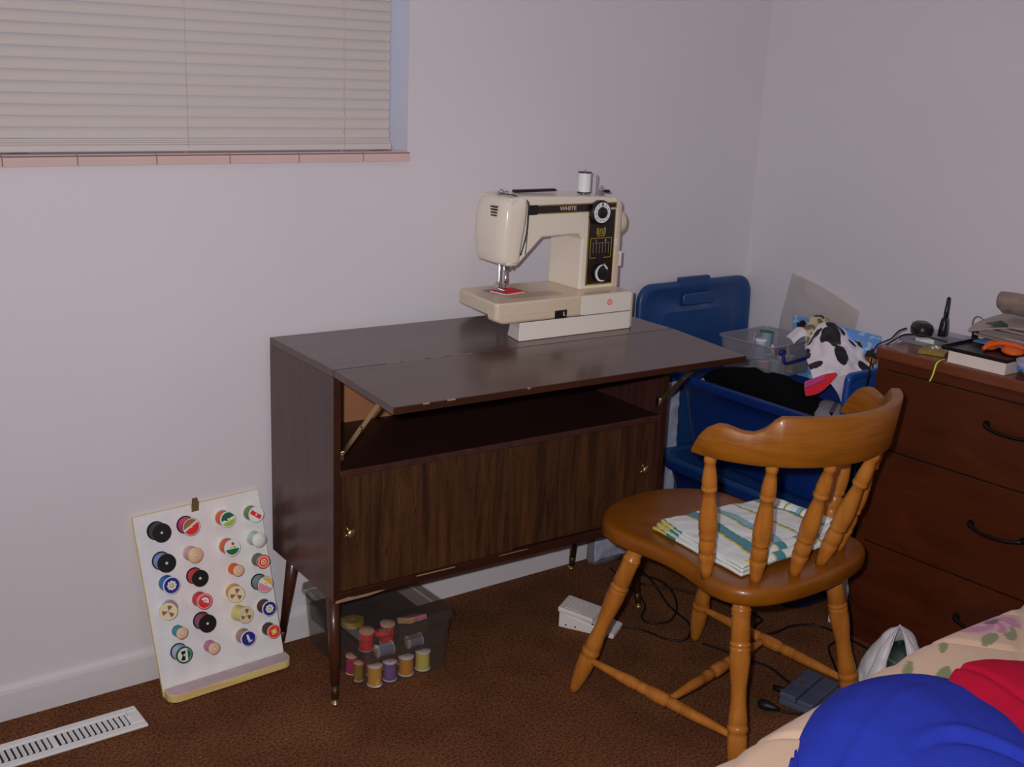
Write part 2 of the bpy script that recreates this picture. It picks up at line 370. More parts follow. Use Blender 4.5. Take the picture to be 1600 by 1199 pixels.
# flap: hinged at the top front edge, drooping a little
FV, FZ = .5598, .7477; ang = math.atan2(CH-FZ, FV-CD); FL = math.hypot(FV-CD, CH-FZ)
FT = Matrix.Translation((0, -CD-.0015, CH)) @ Matrix.Rotation(ang, 4, 'X')
fl = obj('flap', MB().box((0, -FL, -.014), (CW, 0, 0), FT), w_top, cb, bevel=.0012)
obj('front_edge', MB().box((.0005, -FL-.0012, -.0138), (CW-.0005, -FL, -.0003), FT), w_edge, fl)
mb = MB()
for x, w_ in ((.062, .014), (.115, .018), (.30, .008)): mb.box((x, -FL-.0014, -.0022), (x+w_, -FL+.003, .0002), FT)
obj('worn_chip', mb, w_raw, fl)
mb = MB()
for x, w_, d_ in ((.12, .03, .0025), (.16, .05, .0016), (.225, .035, .002), (.28, .05, .001)): mb.box((x, -.001, -.0003), (x+w_, .0008+d_, .0004), Matrix.Translation((0, -CD, CH)))
obj('worn_chip', mb, w_raw, cb)
# worn veneer on the bottom rail, left corner
mb = MB(); P = [(.0, -.0045), (.075, -.0045), (.12, 0.0), (.105, .002), (.05, .0015), (.03, .004), (.0, .001)]
mb.prism(P, 0, .0006, Matrix.Translation((.004, -CD-.0021, HB)) @ XZ)
obj('worn_veneer', mb, w_raw, cb)
mb = MB(); mb.box((.20, -CD-.0028, HB+.013), (.30, -CD-.0018, HB+.0155)).box((.42, -CD-.0028, HB+.014), (.5, -CD-.0018, HB+.0155)); obj('worn_chip', mb, w_raw, cb)
# lid stays
for xs, s_ in ((T_+.006, 1), (CW-T_-.006, -1)):
    mb = MB()
    p0 = Vector((xs, -CD+.004, .578)); p2 = Vector((xs, -CD-.155, .733)); pm = p0.lerp(p2, .5)
    for a, b, dx in ((p0, pm, 0), (pm, p2, .0016*s_)):
        d = (b-a).normalized(); n_ = Vector((0, -d.z, d.y))*.0055; e = Vector((.0006, 0, 0)); a_ = a+Vector((dx, 0, 0))-d*.004; b_ = b+Vector((dx, 0, 0))+d*.004
        mb.hexa([a_-n_-e, b_-n_-e, b_-n_+e, a_-n_+e, a_+n_-e, b_+n_-e, b_+n_+e, a_+n_+e])
    for q in (p0, pm, p2): mb.lathe([(0, .004), (.003, .004)], (q.x-.003, q.y, q.z), (q.x+.002, q.y, q.z), 10)
    st = obj('lid_stay', mb, m_brass, cb)
    obj('stay_bracket', MB().box((xs-.005, -CD+.001, .565), (xs+.004, -CD+.014, .585)), m_chrome, st, bevel=.001)
# legs
w_leg = wood('leg_wood', rgb(62, 32, 22, 1.4), rgb(74, 40, 28, 1.4), (3, 3, .8), 20, .35, coat=.2)
for (tx, ty), (fx, fy) in (((.022, -.268), (.012, -.3)), ((.03, -.05), (.02, .006)), ((CW-.045, -.262), (CW-.004, -.272)), ((CW-.045, -.05), (CW-.012, .008))):
    fy = min(fy, -.006) if False else fy
    a = Vector((tx, ty, HB)); b = Vector((fx, fy, .0)); d = (b-a).normalized(); L_ = (b-a).length
    lg = obj('leg', MB().lathe([(0, .0155), (L_-.045, .0088), ], a, b, 20), w_leg, cb)
    obj('ferrule', MB().lathe([(L_-.045, .0092), (L_-.014, .0078), (L_-.012, .005)], a, b, 16), mat('ferrule_dark', rgb(58, 38, 20, 1.4), .4, metal=.3), lg)
    g = MB(); c = b+Vector((0, 0, .0)); g.lathe([(0, .0085), (.002, .0105), (.006, .009), (.009, .004), (.014, .003)], c, c+Vector((0, 0, 1)), 16); obj('glide', g, m_brass, lg)
obj('lock_catch', MB().lathe([(0, .004), (.006, .003)], (.47, -.013, .62), (.47, -.02, .62), 10), m_chrome, cb)
# ================================================================ SEWING MACHINE
m_cream = mat('machine_cream', (.92, .82, .70, 1), .26, spec=.5, coat=.3)
m_tan = mat('machine_tan', (.76, .62, .47, 1), .3, spec=.5, coat=.25)
m_ivory = mat('machine_ivory', (.90, .83, .76, 1), .35)
m_pan = mat('machine_panel_brown', rgb(34, 18, 16, 1.2), .3, coat=.3)
m_gold = mat('machine_gold_line', rgb(150, 130, 40, 1.7), .45)
m_blk = mat('machine_black', (.012, .01, .012, 1), .35)
m_white = mat('machine_white_print', rgb(225, 225, 215, 1.7), .5)
MT = thing('sewing_machine', 'cream and brown sewing machine standing on the walnut cabinet top', 'sewing machine', (-1.0802, -.3076, .7605), (0, 0, math.radians(-.99)))
mb = MB(); P = [(0, 0), (.329, 0), (.340, .012), (.343, .17), (.12, .17), (.11, .075), (.015, .066)]
loft(mb, [[(x, y, 0) for x, y in P], [(x+(.006 if x < .1 else 0), y, .03) for x, y in P], [(x+(.018 if x < .1 else 0), y+(0 if x > .0 else 0), .0425) for x, y in P]], smooth=False)
mb.v = [(x, y, z) if not (z > .029 and abs(y) < 1e-6 and x < .1) else (0.0 if z > .04 else 0.0, y, z) for x, y, z in mb.v]
obj('base', mb, m_ivory, MT, bevel=.0015)
# bed (tan) with deep skirt at the front
mb = MB()
P = rrect(-.066, .0, .333, .193, .012, 5)
Pb = []
for x, y in P: Pb.append((x+(.024*max(0, y)/.193 if x < 0 else 0), y))
loft(mb, [[(x, y, .0605) for x, y in Pb], [(x, y, .0615) for x, y in Pb], [(x, y, .0855) for x, y in Pb], [(x, y, .0865) for x, y in Pb], [(x*.996+.0006, y*.99+.001, .0902) for x, y in Pb], [(x*.985+.002, y*.975+.002, .0915) for x, y in Pb]])
obj('work_bed', mb, m_tan, MT, bevel=0)
mb = MB(); P2 = rrect(-.066, .0, .333, .04, .012, 5)
loft(mb, [[(x if x > -.05 else x+.014, y, .0445) for x, y in P2], [(x if x > -.05 else x+.004, y, .050) for x, y in P2], [(x, y, .054) for x, y in P2], [(x, y, .0596) for x, y in P2], [(x, y, .0606) for x, y in P2]])
obj('bed_skirt', mb, m_tan, MT)
obj('under_bed', MB().box((.11, .03, .0425), (.335, .165, .0605)), m_tan, MT)
obj('seam_gap', MB().box((.002, .003, .0425), (.33, .03, .0446)), m_blk, MT)
obj('front_panel', MB().box((.176, -.0012, .0445), (.329, .004, .0885)), m_ivory, MT, bevel=.0008)
mb = MB(); P = [(.329, .0), (.338, .003), (.345, .014), (.345, .165), (.338, .18), (.329, .185)]
mb.prism(P, .002, .088); obj('end_cap', mb, m_tan, MT, bevel=.002)
obj('port', MB().box((.099, -.0006, .0435), (.134, .004, .0625)), m_blk, MT)
mb = MB(); mb.box((.1235, -.0012, .049), (.1255, -.0006, .058)).box((.1235, -.0012, .049), (.129, -.0006, .0505)); obj('port_mark', mb, m_white, MT)
m_red = mat('sticker_red', rgb(200, 80, 70, 1.5), .5)
st = obj('sticker', MB().lathe([(0, .0075), (.0006, .0075)], (.261, -.0012, .07), (.261, -.003, .07), 20), m_red, MT, label='small round red sticker')
obj('sticker_centre', MB().lathe([(0, .0055), (.0009, .0055)], (.261, -.0012, .07), (.261, -.003, .07), 20), mat('sticker_pale', rgb(220, 170, 150, 1.5), .5), st)
mb = MB(); mb.box((.2565, -.0024, .0693), (.2655, -.0021, .0707), Matrix.Translation((.261, 0, .07)) @ Matrix.Rotation(.8, 4, 'Y') @ Matrix.Translation((-.261, 0, -.07))); obj('sticker_mark', mb, m_red, st)
# casting (column + arm)
YF, YB = .062, .186
def xz_extrude(P, y0, y1): # polygon in (x,z), CCW seen from front
    mb = MB(); n = len(P)
    V = [(x, y0, z) for x, z in P]+[(x, y1, z) for x, z in P]
    mb.add(V, [tuple(range(n)), tuple(range(n, 2*n))[::-1]])
    for i in range(n):
        j = (i+1) % n; mb.f.append([i, n+i, n+j, j]); mb.m.append(0); mb.sm.append(False)
    return mb
P = [(.216, .0905), (.324, .0905), (.327, .15), (.329, .26), (.327, .296), (.318, .306), (.26, .3105), (.045, .3165), (.005, .314), (.005, .160), (.032, .160), (.100, .222), (.200, .2245), (.212, .222), (.2185, .212)]
obj('arm_and_column', xz_extrude(P, YF, YB), m_cream, MT, bevel=.005, seg=3)
# right side cover
P = rrect(YF+.004, .0, YB-.002, 1, .0, 1)
mb = MB(); rings = []
for x, ins in ((.322, 0), (.336, 0), (.343, .004), (.3455, .012)):
    z0_, z1_ = .0895, .302-ins*.7
    ring = [(x, YF+.003+ins, z0_), (x, YB-ins, z0_), (x-.001, YB-ins, z1_-.01), (x-.002, YB-.01-ins, z1_), (x-.002, YF+.013+ins, z1_), (x-.001, YF+.003+ins, z1_-.01)]
    rings.append(ring)
loft(mb, rings, smooth=False); obj('side_cover', mb, m_tan, MT, bevel=.0015)
# face cover at the left: rounded end with crease
def sect(z, xl, xc, yc, xr):  # section: back-left, left, crease, right front
    return [(xr, YB-.004, z), (xl+.018, YB-.004, z), (xl+.004, YB-.012, z), (xl, YB-.03, z), (xc-.012, yc+.02, z), (xc-.003, yc+.004, z), (xc+.004, yc, z), (xr-.004, YF-.006, z), (xr, YF-.004, z)]
mb = MB()
rings = [sect(.163, -.004, .002, YF+.006, .034), sect(.166, -.010, -.002, YF+.002, .037), sect(.20, -.016, -.004, YF-.003, .0405), sect(.245, -.019, -.003, YF-.006, .050), sect(.285, -.013, .0, YF-.004, .0545), sect(.303, -.006, .004, YF+.0, .0545), sect(.3125, .002, .012, YF+.010, .051), sect(.3165, .016, .022, YF+.028, .046)]
loft(mb, rings); o = obj('face_cover', mb, m_cream, MT, sub=1)
mb = MB()
for k, (x, z_) in enumerate([(-.0075, .292), (-.0085, .2855), (-.0095, .279), (-.0105, .2725)]): mb.box((x-.0035, .078, z_-.0017), (x+.0028, .0935, z_+.0017))
vt = MB()
for k, z_ in enumerate((.2925, .286, .2795, .273)):
    vt.box((-.0165+.0006*k-.003*0, .088, z_-.0016), (-.0165+.0075, .108, z_+.0016), Matrix.Translation((0, 0, 0)))
obj('vent_slots', vt, m_blk, MT)
# dark seam / thread slot following the cover edge
mb = MB(); seam = [(.030, .316, .3), (.048, .0, .3)]
pts = [Vector((.020, YF+.06, .3185)), Vector((.035, YF+.02, .3165)), Vector((.0535, YF-.0012, .305)), Vector((.0555, YF-.0015, .27)), Vector((.0535, YF-.0015, .235)), Vector((.0455, YF-.0015, .205)), Vector((.0385, YF-.0015, .184))]
mb.tube(smooth_path(pts, 5), [.0014]*10+[.0022]*12+[.0018]*9, 6); obj('thread_slot', mb, m_blk, MT)
mb = MB(); mb.hexa([(.050, YF-.0025, .186), (.0535, YF-.0025, .186), (.0535, YF, .186), (.050, YF, .186), (.0535, YF-.0025, .228), (.0565, YF-.0025, .236), (.0565, YF, .236), (.0535, YF, .228)])
obj('take_up_lever', mb, m_chrome, MT)
# decorative panels
yp = YF-.0006
obj('arm_stripe', MB().box((.083, yp-.0004, .2755), (.245, YF+.001, .2965)), m_pan, MT)
obj('tension_window', MB().box((.0575, yp-.0012, .2745), (.0825, YF+.001, .297)), m_blk, MT, bevel=.0012)
obj('arm_stripe', MB().box((.245, yp-.0004, .2825), (.318, YF+.001, .2965)), m_pan, MT)
obj('control_panel', MB().box((.234, yp-.0004, .100), (.3165, YF+.001, .2805)), m_pan, MT)
mb = MB(); yg = yp-.0009
def line(a, b, w=.0007):
    (x0, z0_), (x1, z1_) = a, b
    mb.box((min(x0, x1)-w, yg, min(z0_, z1_)-w), (max(x0, x1)+w, yp+.0002, max(z0_, z1_)+w))
for a, b in (((.083, .2950), (.316, .2950)), ((.083, .2768), (.234, .2768)), ((.316, .2950), (.316, .2838)), ((.262, .2838), (.316, .2838)), ((.262, .2795), (.315, .2795)), ((.315, .2795), (.315, .102)), ((.2355, .102), (.315, .102)), ((.2355, .102), (.2355, .26)),
             ((.243, .2125), (.3075, .2125)), ((.243, .2125), (.243, .1655)), ((.243, .1655), (.262, .1655)), ((.283, .1655), (.3075, .1655)), ((.3075, .2125), (.3075, .1655))): line(a, b)
obj('gold_trim', mb, m_gold, MT)
mb = MB()
for k in range(6): x = .252+k*.0095; mb.box((x-.0008, yg, .176), (x+.0008, yp, .201))
mb.box((.248, yg, .2), (.303, yp, .2015)); obj('stitch_scale', mb, mat('stitch_grey', rgb(110, 105, 95, 1.4), .5), MT)
mb = MB(); mb.box((.2585, yg, .204), (.2605, yp, .209)).box((.287, yg, .203), (.2905, yp, .2095)); obj('stitch_marker', mb, m_gold, MT)
obj('stitch_lever', MB().box((.262, yp-.006, .158), (.283, YF, .1675)), m_blk, MT, bevel=.0015)
FR = Matrix(((1,0,0,0),(0,0,-1,0),(0,1,0,0),(0,0,0,1)))
text_mesh('maker_lettering', 'WHITE', .0135, mat('letter_silver', rgb(170, 160, 155, 1.5), .4), MT, Matrix.Translation((.170, yp-.0006, .2858)) @ FR, .0004, 1.15, .0003)
# W emblem made of three rounded strokes
mb = MB(); ex, ez = .2735, .2265
pts = [(-.0105, .0075), (-.0105, -.002), (-.0075, -.0075), (-.0035, -.0045), (-.0025, .003)]
for r, off in ((.0105, 0), (.0068, 0)):
    pass
def stroke(pts, r=.00095): mb.tube(smooth_path([(ex+x, yg+.0002, ez+z) for x, z in pts], 5), r, 6)
stroke([(-.0125, .0085), (-.0122, -.003), (-.0098, -.0085), (-.0055, -.0098), (0, -.0072), (.0055, -.0098), (.0098, -.0085), (.0122, -.003), (.0125, .0085), (.0105, .0098), (.0085, .0085), (.0083, -.001), (.0062, -.0052), (.0035, -.0035), (.0028, .0062), (0, .0075), (-.0028, .0062), (-.0035, -.0035), (-.0062, -.0052), (-.0083, -.001), (-.0085, .0085), (-.0105, .0098), (-.0125, .0085)], .001)
obj('emblem', mb, m_gold, MT, label='gold rounded W emblem')
# dials
dl = obj('stitch_dial', MB().lathe([(0, .0285), (.012, .029), (.014, .0275), (.0142, .0)], (.262, YF, .2745), (.262, YF-.1, .2745), 40), m_blk, MT)
def annulus(r0, r1, h, p, n=40):
    mb = MB(); mb.lathe([(0, r1), (h, r1), (h, r0), (0, r0)], p, (p[0], p[1]-1, p[2]), n, smooth=False, cap=False); return mb
obj('dial_ring', annulus(.0138, .0242, .0012, (.262, YF-.0142, .2745)), m_white, dl)
mb = MB()
for k in range(11):
    a_ = math.radians(90+k*360/11); rr = .0195; T = Matrix.Translation((.262+rr*math.cos(a_), YF-.0157, .2745+rr*math.sin(a_))) @ Matrix.Rotation(-(a_-PI/2), 4, 'Y')
    mb.box((-.0006, -.0002, -.002), (.0006, .0003, .002), T)
mb.box((.260, YF-.0159, .2895), (.264, YF-.0154, .298)); obj('dial_marks', mb, m_blk, dl)
obj('dial_knob', MB().lathe([(0, .013), (.006, .0125), (.0068, .011), (.0068, 0)], (.262, YF-.0142, .2745), (.262, YF-1, .2745), 32), m_blk, dl)
d2 = obj('length_dial', MB().lathe([(0, .023), (.008, .0225), (.009, .021), (.009, 0)], (.277, YF, .129), (.277, YF-1, .129), 36), m_blk, MT)
mb = MB(); n = 18; R1, R0 = .0205, .013
V = []; F = []
for k in range(n+1):
    a_ = math.radians(80+k*215/n); w_ = math.sin(PI*k/n)*.0045
    V += [((.277+R1*math.cos(a_)), YF-.0095, .129+R1*math.sin(a_)), (.277+(R0+.006-w_)*math.cos(a_), YF-.0095, .129+(R0+.006-w_)*math.sin(a_))]
for k in range(n): F.append((2*k, 2*k+1, 2*k+3, 2*k+2))
mb.add(V, F)
V = [(.282, YF-.0095, .1525), (.2935, YF-.0095, .141), (.294, YF-.0095, .1365), (.289, YF-.0095, .139), (.2835, YF-.0095, .1455)]; mb.add(V, [(0, 4, 3, 2, 1)])
obj('dial_crescent', mb, m_white, d2, solid=.0006)
# right end: hand wheel, socket, push buttons
mb = MB(); mb.lathe([(0, .012), (.014, .014), (.016, .026), (.020, .030), (.040, .0315), (.045, .029), (.047, .012)], (.340, .125, .238), (1, .125, .238), 36); obj('hand_wheel', mb, m_tan, MT)
obj('reverse_button', MB().box((.318, YF-.0012, .190), (.3275, YF+.002, .208)), m_ivory, MT, bevel=.001)
obj('light_switch', MB().box((.3285, YF+.012, .19), (.3475, YF+.05, .207)), m_ivory, MT, bevel=.001)
sk = obj('socket_cover', MB().box((.3285, YF+.004, .140), (.348, YF+.06, .176)), m_ivory, MT, bevel=.001)
mb = MB()
for z_ in (.150, .158, .166): mb.box((.3478, YF+.028, z_-.001), (.3484, YF+.032, z_+.001)); 
for z_ in (.150, .158, .166): mb.box((.336, YF+.0036, z_-.001), (.3385, YF+.0042, z_+.001))
obj('socket_holes', mb, m_blk, sk)
# top fittings
TZ = .3135
obj('carry_handle', MB().box((.075, .14, .316), (.195, .155, .3225)), m_blk, MT, bevel=.002)
pin = obj('spool_pin', MB().lathe([(0, .006), (.003, .006), (.003, .0018), (.048, .0018), (.05, .0008)], (.300, .12, .305), (.300, .12, 1), 12), m_chrome, MT)
obj('spool_pin', MB().lathe([(0, .006), (.003, .006), (.003, .0018), (.058, .0018)], (.262, .12, .3095), (.262, .12, 1), 12), m_chrome, MT)
bw = obj('bobbin_winder', MB().lathe([(0, .005), (.012, .005), (.015, .009), (.018, .009), (.019, .002), (.026, .002)], (.320, .125, .303), (.320, .125, 1), 16), m_chrome, MT)
obj('winder_stop', MB().box((.331, .118, .311), (.343, .132, .3185)), m_blk, bw, bevel=.002)
mb = MB(); mb.tube(smooth_path([(.02, .12, .315), (.013, .118, .324), (.02, .116, .3275), (.026, .116, .321), (.033, .115, .3245), (.037, .114, .3165), (.05, .112, .315)], 5), .0014, 6)
mb.box((.008, .114, .3145), (.022, .124, .3215)); obj('thread_guide', mb, m_chrome, MT, bevel=.0005)
# needle assembly
nx, ny = .028, .118
mb = MB(); mb.lathe([(0, .0032), (.038, .0032), (.04, .004), (.052, .004), (.053, .0012), (.07, .0008)], (nx+.007, ny-.008, .165), (nx+.007, ny-.008, 0), 12); obj('needle_bar', mb, m_chrome, MT)
mb = MB(); mb.lathe([(0, .0035), (.048, .0035), (.049, .005), (.058, .005)], (nx-.006, ny, .165), (nx-.006, ny, 0), 12)
mb.box((nx-.011, ny-.006, .101), (nx+.0, ny+.004, .114)); mb.box((nx-.012, ny-.02, .0945), (nx-.004, ny+.012, .097)).box((nx, ny-.02, .0945), (nx+.006, ny+.012, .097)).box((nx-.010, ny-.003, .096), (nx+.004, ny+.002, .103))
obj('presser_foot', mb, m_chrome, MT, bevel=.0006)
mb = MB(); mb.lathe([(0, .003), (.006, .003), (.006, .0075), (.010, .0075)], (nx-.008, ny-.004, .108), (nx-.03, ny-.010, .108), 14); obj('foot_screw', mb, m_chrome, MT)
mb = MB(); mb.lathe([(0, .002), (.012, .002), (.012, .004), (.018, .004)], (nx+.008, ny-.008, .148), (nx+.03, ny-.014, .150), 12); mb.box((nx+.0, ny-.013, .143), (nx+.014, ny-.003, .153)); obj('needle_clamp', mb, m_chrome, MT, bevel=.0006)
obj('bulb_cap', MB().lathe([(0, .006), (.005, .005)], (.012, .14, .166), (.012, .14, .1), 14), m_blk, MT)
obj('needle_plate', MB().prism(rrect(-.005, .085, .085, .15, .004, 3), .0915, .0921), mat('plate_steel', (.5, .48, .45, 1), .35, metal=.8), MT)
obj('slide_plate', MB().prism(rrect(.0, .03, .15, .082, .01, 3), .0915, .0918), mat('machine_tan_dark', rgb(168, 146, 122, 1.5), .3), MT)
# fabric swatch under the foot
m_fab = mat('swatch_red', rgb(210, 30, 50, 1.6), .8, bump=.3, bscale=900)
sw = thing('fabric_swatch', 'small red folded fabric swatch under the sewing machine presser foot', 'fabric', MT.location, MT.rotation_euler)
sT = Matrix.Translation((.036, .108, .0923)) @ Matrix.Rotation(.2, 4, 'Z')
obj('top_layer', MB().box((-.028, -.028, .0015), (.034, .024, .0023), sT), m_fab, sw)
obj('lining', MB().box((-.029, -.0295, 0), (.033, .023, .0014), sT), mat('swatch_white', rgb(220, 205, 205, 1.6), .8), sw)
# thread spool on machine
def machine_spool():
    t = thing('thread_spool', 'white thread spool with black ends standing on top of the sewing machine', 'spool', Vector(MT.location)+Matrix.Rotation(math.radians(-.99), 3, 'Z') @ Vector((.262, .12, .313)))
    mb = MB()
    for z_ in (0, .0475): mb.lathe([(z_, .0022), (z_, .0165), (z_+.0025, .0165), (z_+.0025, .0022)], n=28, cap=False, smooth=False)
    obj('spool_end', mb, m_blk, t)
    pr = [(.0025, .0135)]+[(.0025+k*.0009, .0150+.0003*(k % 2)) for k in range(1, 50)]+[(.0475, .0135)]
    obj('thread', MB().lathe(pr, n=28), mat('thread_silver_white', rgb(205, 200, 210, 1.7), .5, sheen=.3), t)
machine_spool()

# ================================================================ THREAD SPOOLS
m_pine = wood('pine_ledge', rgb(205, 180, 120, 1.7), rgb(190, 160, 100, 1.7), (1, 8, 8), 8, .6)
m_bwhite = mat('painted_board', rgb(196, 190, 205, 1.75), .6, var=.05, vscale=25, bump=.2, bscale=90)
m_swood = mat('spool_wood', rgb(205, 165, 135, 1.6), .55, var=.08, vscale=60)
m_gold2 = mat('peg_wood', rgb(225, 215, 180, 1.7), .6)
PAL = {}
def pm(key, c, rough=.55, k=1.7, **kw):
    if key not in PAL: PAL[key] = mat('colour_'+key, rgb(*c, k), rough, **kw)
    return PAL[key]
C_ = dict(navy=(22, 26, 52), pink=(200, 40, 110), orange=(215, 90, 40), green=(92, 125, 70), powder=(110, 135, 185), rose=(205, 160, 170), mint=(165, 200, 180), blue=(30, 95, 165),
          red=(205, 40, 45), sage=(78, 105, 88), teal=(40, 130, 145), pale=(150, 165, 185), tan=(200, 150, 85), straw=(212, 190, 120), taupe=(150, 125, 112), plum=(135, 65, 100), lilac=(165, 110, 145),
          brown=(72, 30, 24), dbrown=(65, 28, 20), greyteal=(105, 130, 135), cream=(222, 210, 185), scarlet=(215, 35, 40), gold=(200, 150, 60), dgreen=(20, 90, 60), lime=(130, 165, 40), black=(14, 12, 14), white=(225, 220, 225), violet=(110, 85, 150), ochre=(190, 130, 45), yellow=(205, 185, 95), magenta=(160, 40, 95), olive=(130, 110, 35), steel=(120, 140, 165), ltblue=(150, 180, 215), rpink=(225, 120, 140))
def cm(k): return pm(k, C_[k])
def disc(mb, r0, r1, a0, a1, z, mi, n=14, cx=0, cy=0):
    V = []; F = []
    for k in range(n+1):
        a = math.radians(a0+(a1-a0)*k/n)
        V += [(cx+r0*math.cos(a), cy+r0*math.sin(a), z), (cx+r1*math.cos(a), cy+r1*math.sin(a), z)]
    for k in range(n): F.append((2*k, 2*k+1, 2*k+3, 2*k+2))
    mb.add(V, F, None, mi)
def chord(mb, r, a0, a1, z, mi, n=12):
    V = [(r*math.cos(math.radians(a0+(a1-a0)*k/n)), r*math.sin(math.radians(a0+(a1-a0)*k/n)), z) for k in range(n+1)]
    mb.add(V, [tuple(range(n+1))], None, mi)
def label_disc(t, kind, r, z, par):
    mb = MB(); mats = []; h = .0035
    def L(k):
        m = cm(k)
        if m not in mats: mats.append(m)
        return mats.index(m)
    if kind == 'black': disc(mb, h, r, 0, 360, z, L('black'), 32)
    elif kind == 'daisy':
        disc(mb, h, r, 0, 360, z, L('white'), 32); disc(mb, h, r*.93, 0, 360, z+.0002, pm_i(mats, 'labelblue', (25, 30, 120)), 32)
        for k in range(8): a = k*PI/4; disc(mb, 0, r*.17, 0, 360, z+.0004, L('cream'), 10, r*.42*math.cos(a), r*.42*math.sin(a))
        disc(mb, h, r*.3, 0, 360, z+.0006, L('gold'), 14)
    elif kind == 'halves':
        disc(mb, h, r, 0, 360, z, L('white'), 32); chord(mb, r*.92, -150, 30, z+.0002, L('scarlet')); chord(mb, r*.92, 45, 195, z+.0002, pm_i(mats, 'labelbronze', (135, 90, 45)))
    elif kind == 'halves2':
        disc(mb, h, r, 0, 360, z, L('cream'), 32); chord(mb, r*.92, 150, 320, z+.0002, L('rpink')); chord(mb, r*.92, -20, 110, z+.0002, L('gold'))
    elif kind == 'greenfan':
        disc(mb, h, r, 0, 360, z, L('white'), 32); chord(mb, r*.9, 20, 190, z+.0002, L('dgreen')); chord(mb, r*.9, 215, 360, z+.0002, L('lime'))
        mb.add([(-r*.5, -r*.05, z+.0005), (-r*.1, -r*.2, z+.0005), (r*.25, r*.35, z+.0005), (-r*.1, r*.2, z+.0005)], [(0, 1, 2, 3)], None, L('black'))
    elif kind == 'redbar':
        disc(mb, h, r, 0, 360, z, L('white'), 32); T = Matrix.Rotation(math.radians(-38), 4, 'Z'); mb.box((-r*.85, -r*.32, z+.0001), (r*.75, r*.22, z+.0003), T, L('scarlet'))
    elif kind == 'shield':
        disc(mb, h, r, 0, 360, z, L('white'), 32); chord(mb, r*.85, 190, 350, z+.0002, L('dgreen')); disc(mb, 0, r*.2, 0, 360, z+.0003, L('scarlet'), 12, r*.1, r*.5)
        mb.add([(-r*.4, -r*.05, z+.0004), (r*.3, -r*.2, z+.0004), (r*.5, r*.15, z+.0004), (-r*.1, r*.15, z+.0004)], [(0, 1, 2, 3)], None, L('lime'))
    elif kind == 'rings': 
        for k, (c, q) in enumerate((('scarlet', 1), ('cream', .82), ('scarlet', .7), ('straw', .45), ('scarlet', .3))): disc(mb, h*.8, r*q, 0, 360, z+.0002*k, L(c), 28)
    elif kind == 'redwhite':
        disc(mb, h, r, 0, 360, z, L('scarlet'), 32); disc(mb, r*.82, r*.88, 0, 360, z+.0002, L('white'), 32); chord(mb, r*.55, -40, 140, z+.0003, L('white')); disc(mb, 0, r*.2, 0, 360, z+.0005, L('scarlet'), 10, 0, r*.05)
    elif kind == 'trefoil':
        disc(mb, h, r, 0, 360, z, pm_i(mats, 'spoolface', (220, 180, 145)), 32)
        for k in range(3): disc(mb, r*.22, r*.72, 75+k*120-24, 75+k*120+24, z+.0002, pm_i(mats, 'spoolhole', (110, 82, 58)), 6)
    elif kind == 'navyneedle':
        disc(mb, h, r, 0, 360, z, L('white'), 32); disc(mb, h, r*.92, 0, 360, z+.0002, pm_i(mats, 'labelblue', (25, 30, 120)), 32); mb.box((-r*.14, -r*.55, z+.0002), (r*.14, r*.55, z+.0004), Matrix.Rotation(.25, 4, 'Z'), L('cream')); mb.box((-r*.1, -r*.5, z+.0002), (r*.4, -r*.32, z+.0004), Matrix.Rotation(.25, 4, 'Z'), L('cream'))
    elif kind == 'redsquare':
        disc(mb, h, r, 0, 360, z, L('scarlet'), 32); disc(mb, r*.86, r*.9, 0, 360, z+.0002, L('cream'), 32); mb.box((-r*.42, -r*.42, z+.0002), (r*.42, r*.42, z+.0004), Matrix.Rotation(.3, 4, 'Z'), L('gold')); disc(mb, 0, r*.24, 0, 360, z+.0006, L('straw'), 10)
    elif kind == 'greenrim':
        disc(mb, h, r, 0, 360, z, L('dgreen'), 32); disc(mb, h, r*.84, 0, 360, z+.0002, L('cream'), 32); chord(mb, r*.8, -60, 60, z+.0003, L('dgreen')); mb.add([(-r*.5, -r*.6, z+.0005), (r*.05, -r*.65, z+.0005), (r*.1, r*.1, z+.0005), (r*.2, r*.55, z+.0005), (-r*.45, r*.5, z+.0005), (-r*.25, 0, z+.0005)], [tuple(range(6))], None, L('black'))
    else: return None
    return obj('label', mb, mats, par)
def pm_i(mats, k, c):
    m = pm(k, c)
    if m not in mats: mats.append(m)
    return mats.index(m)
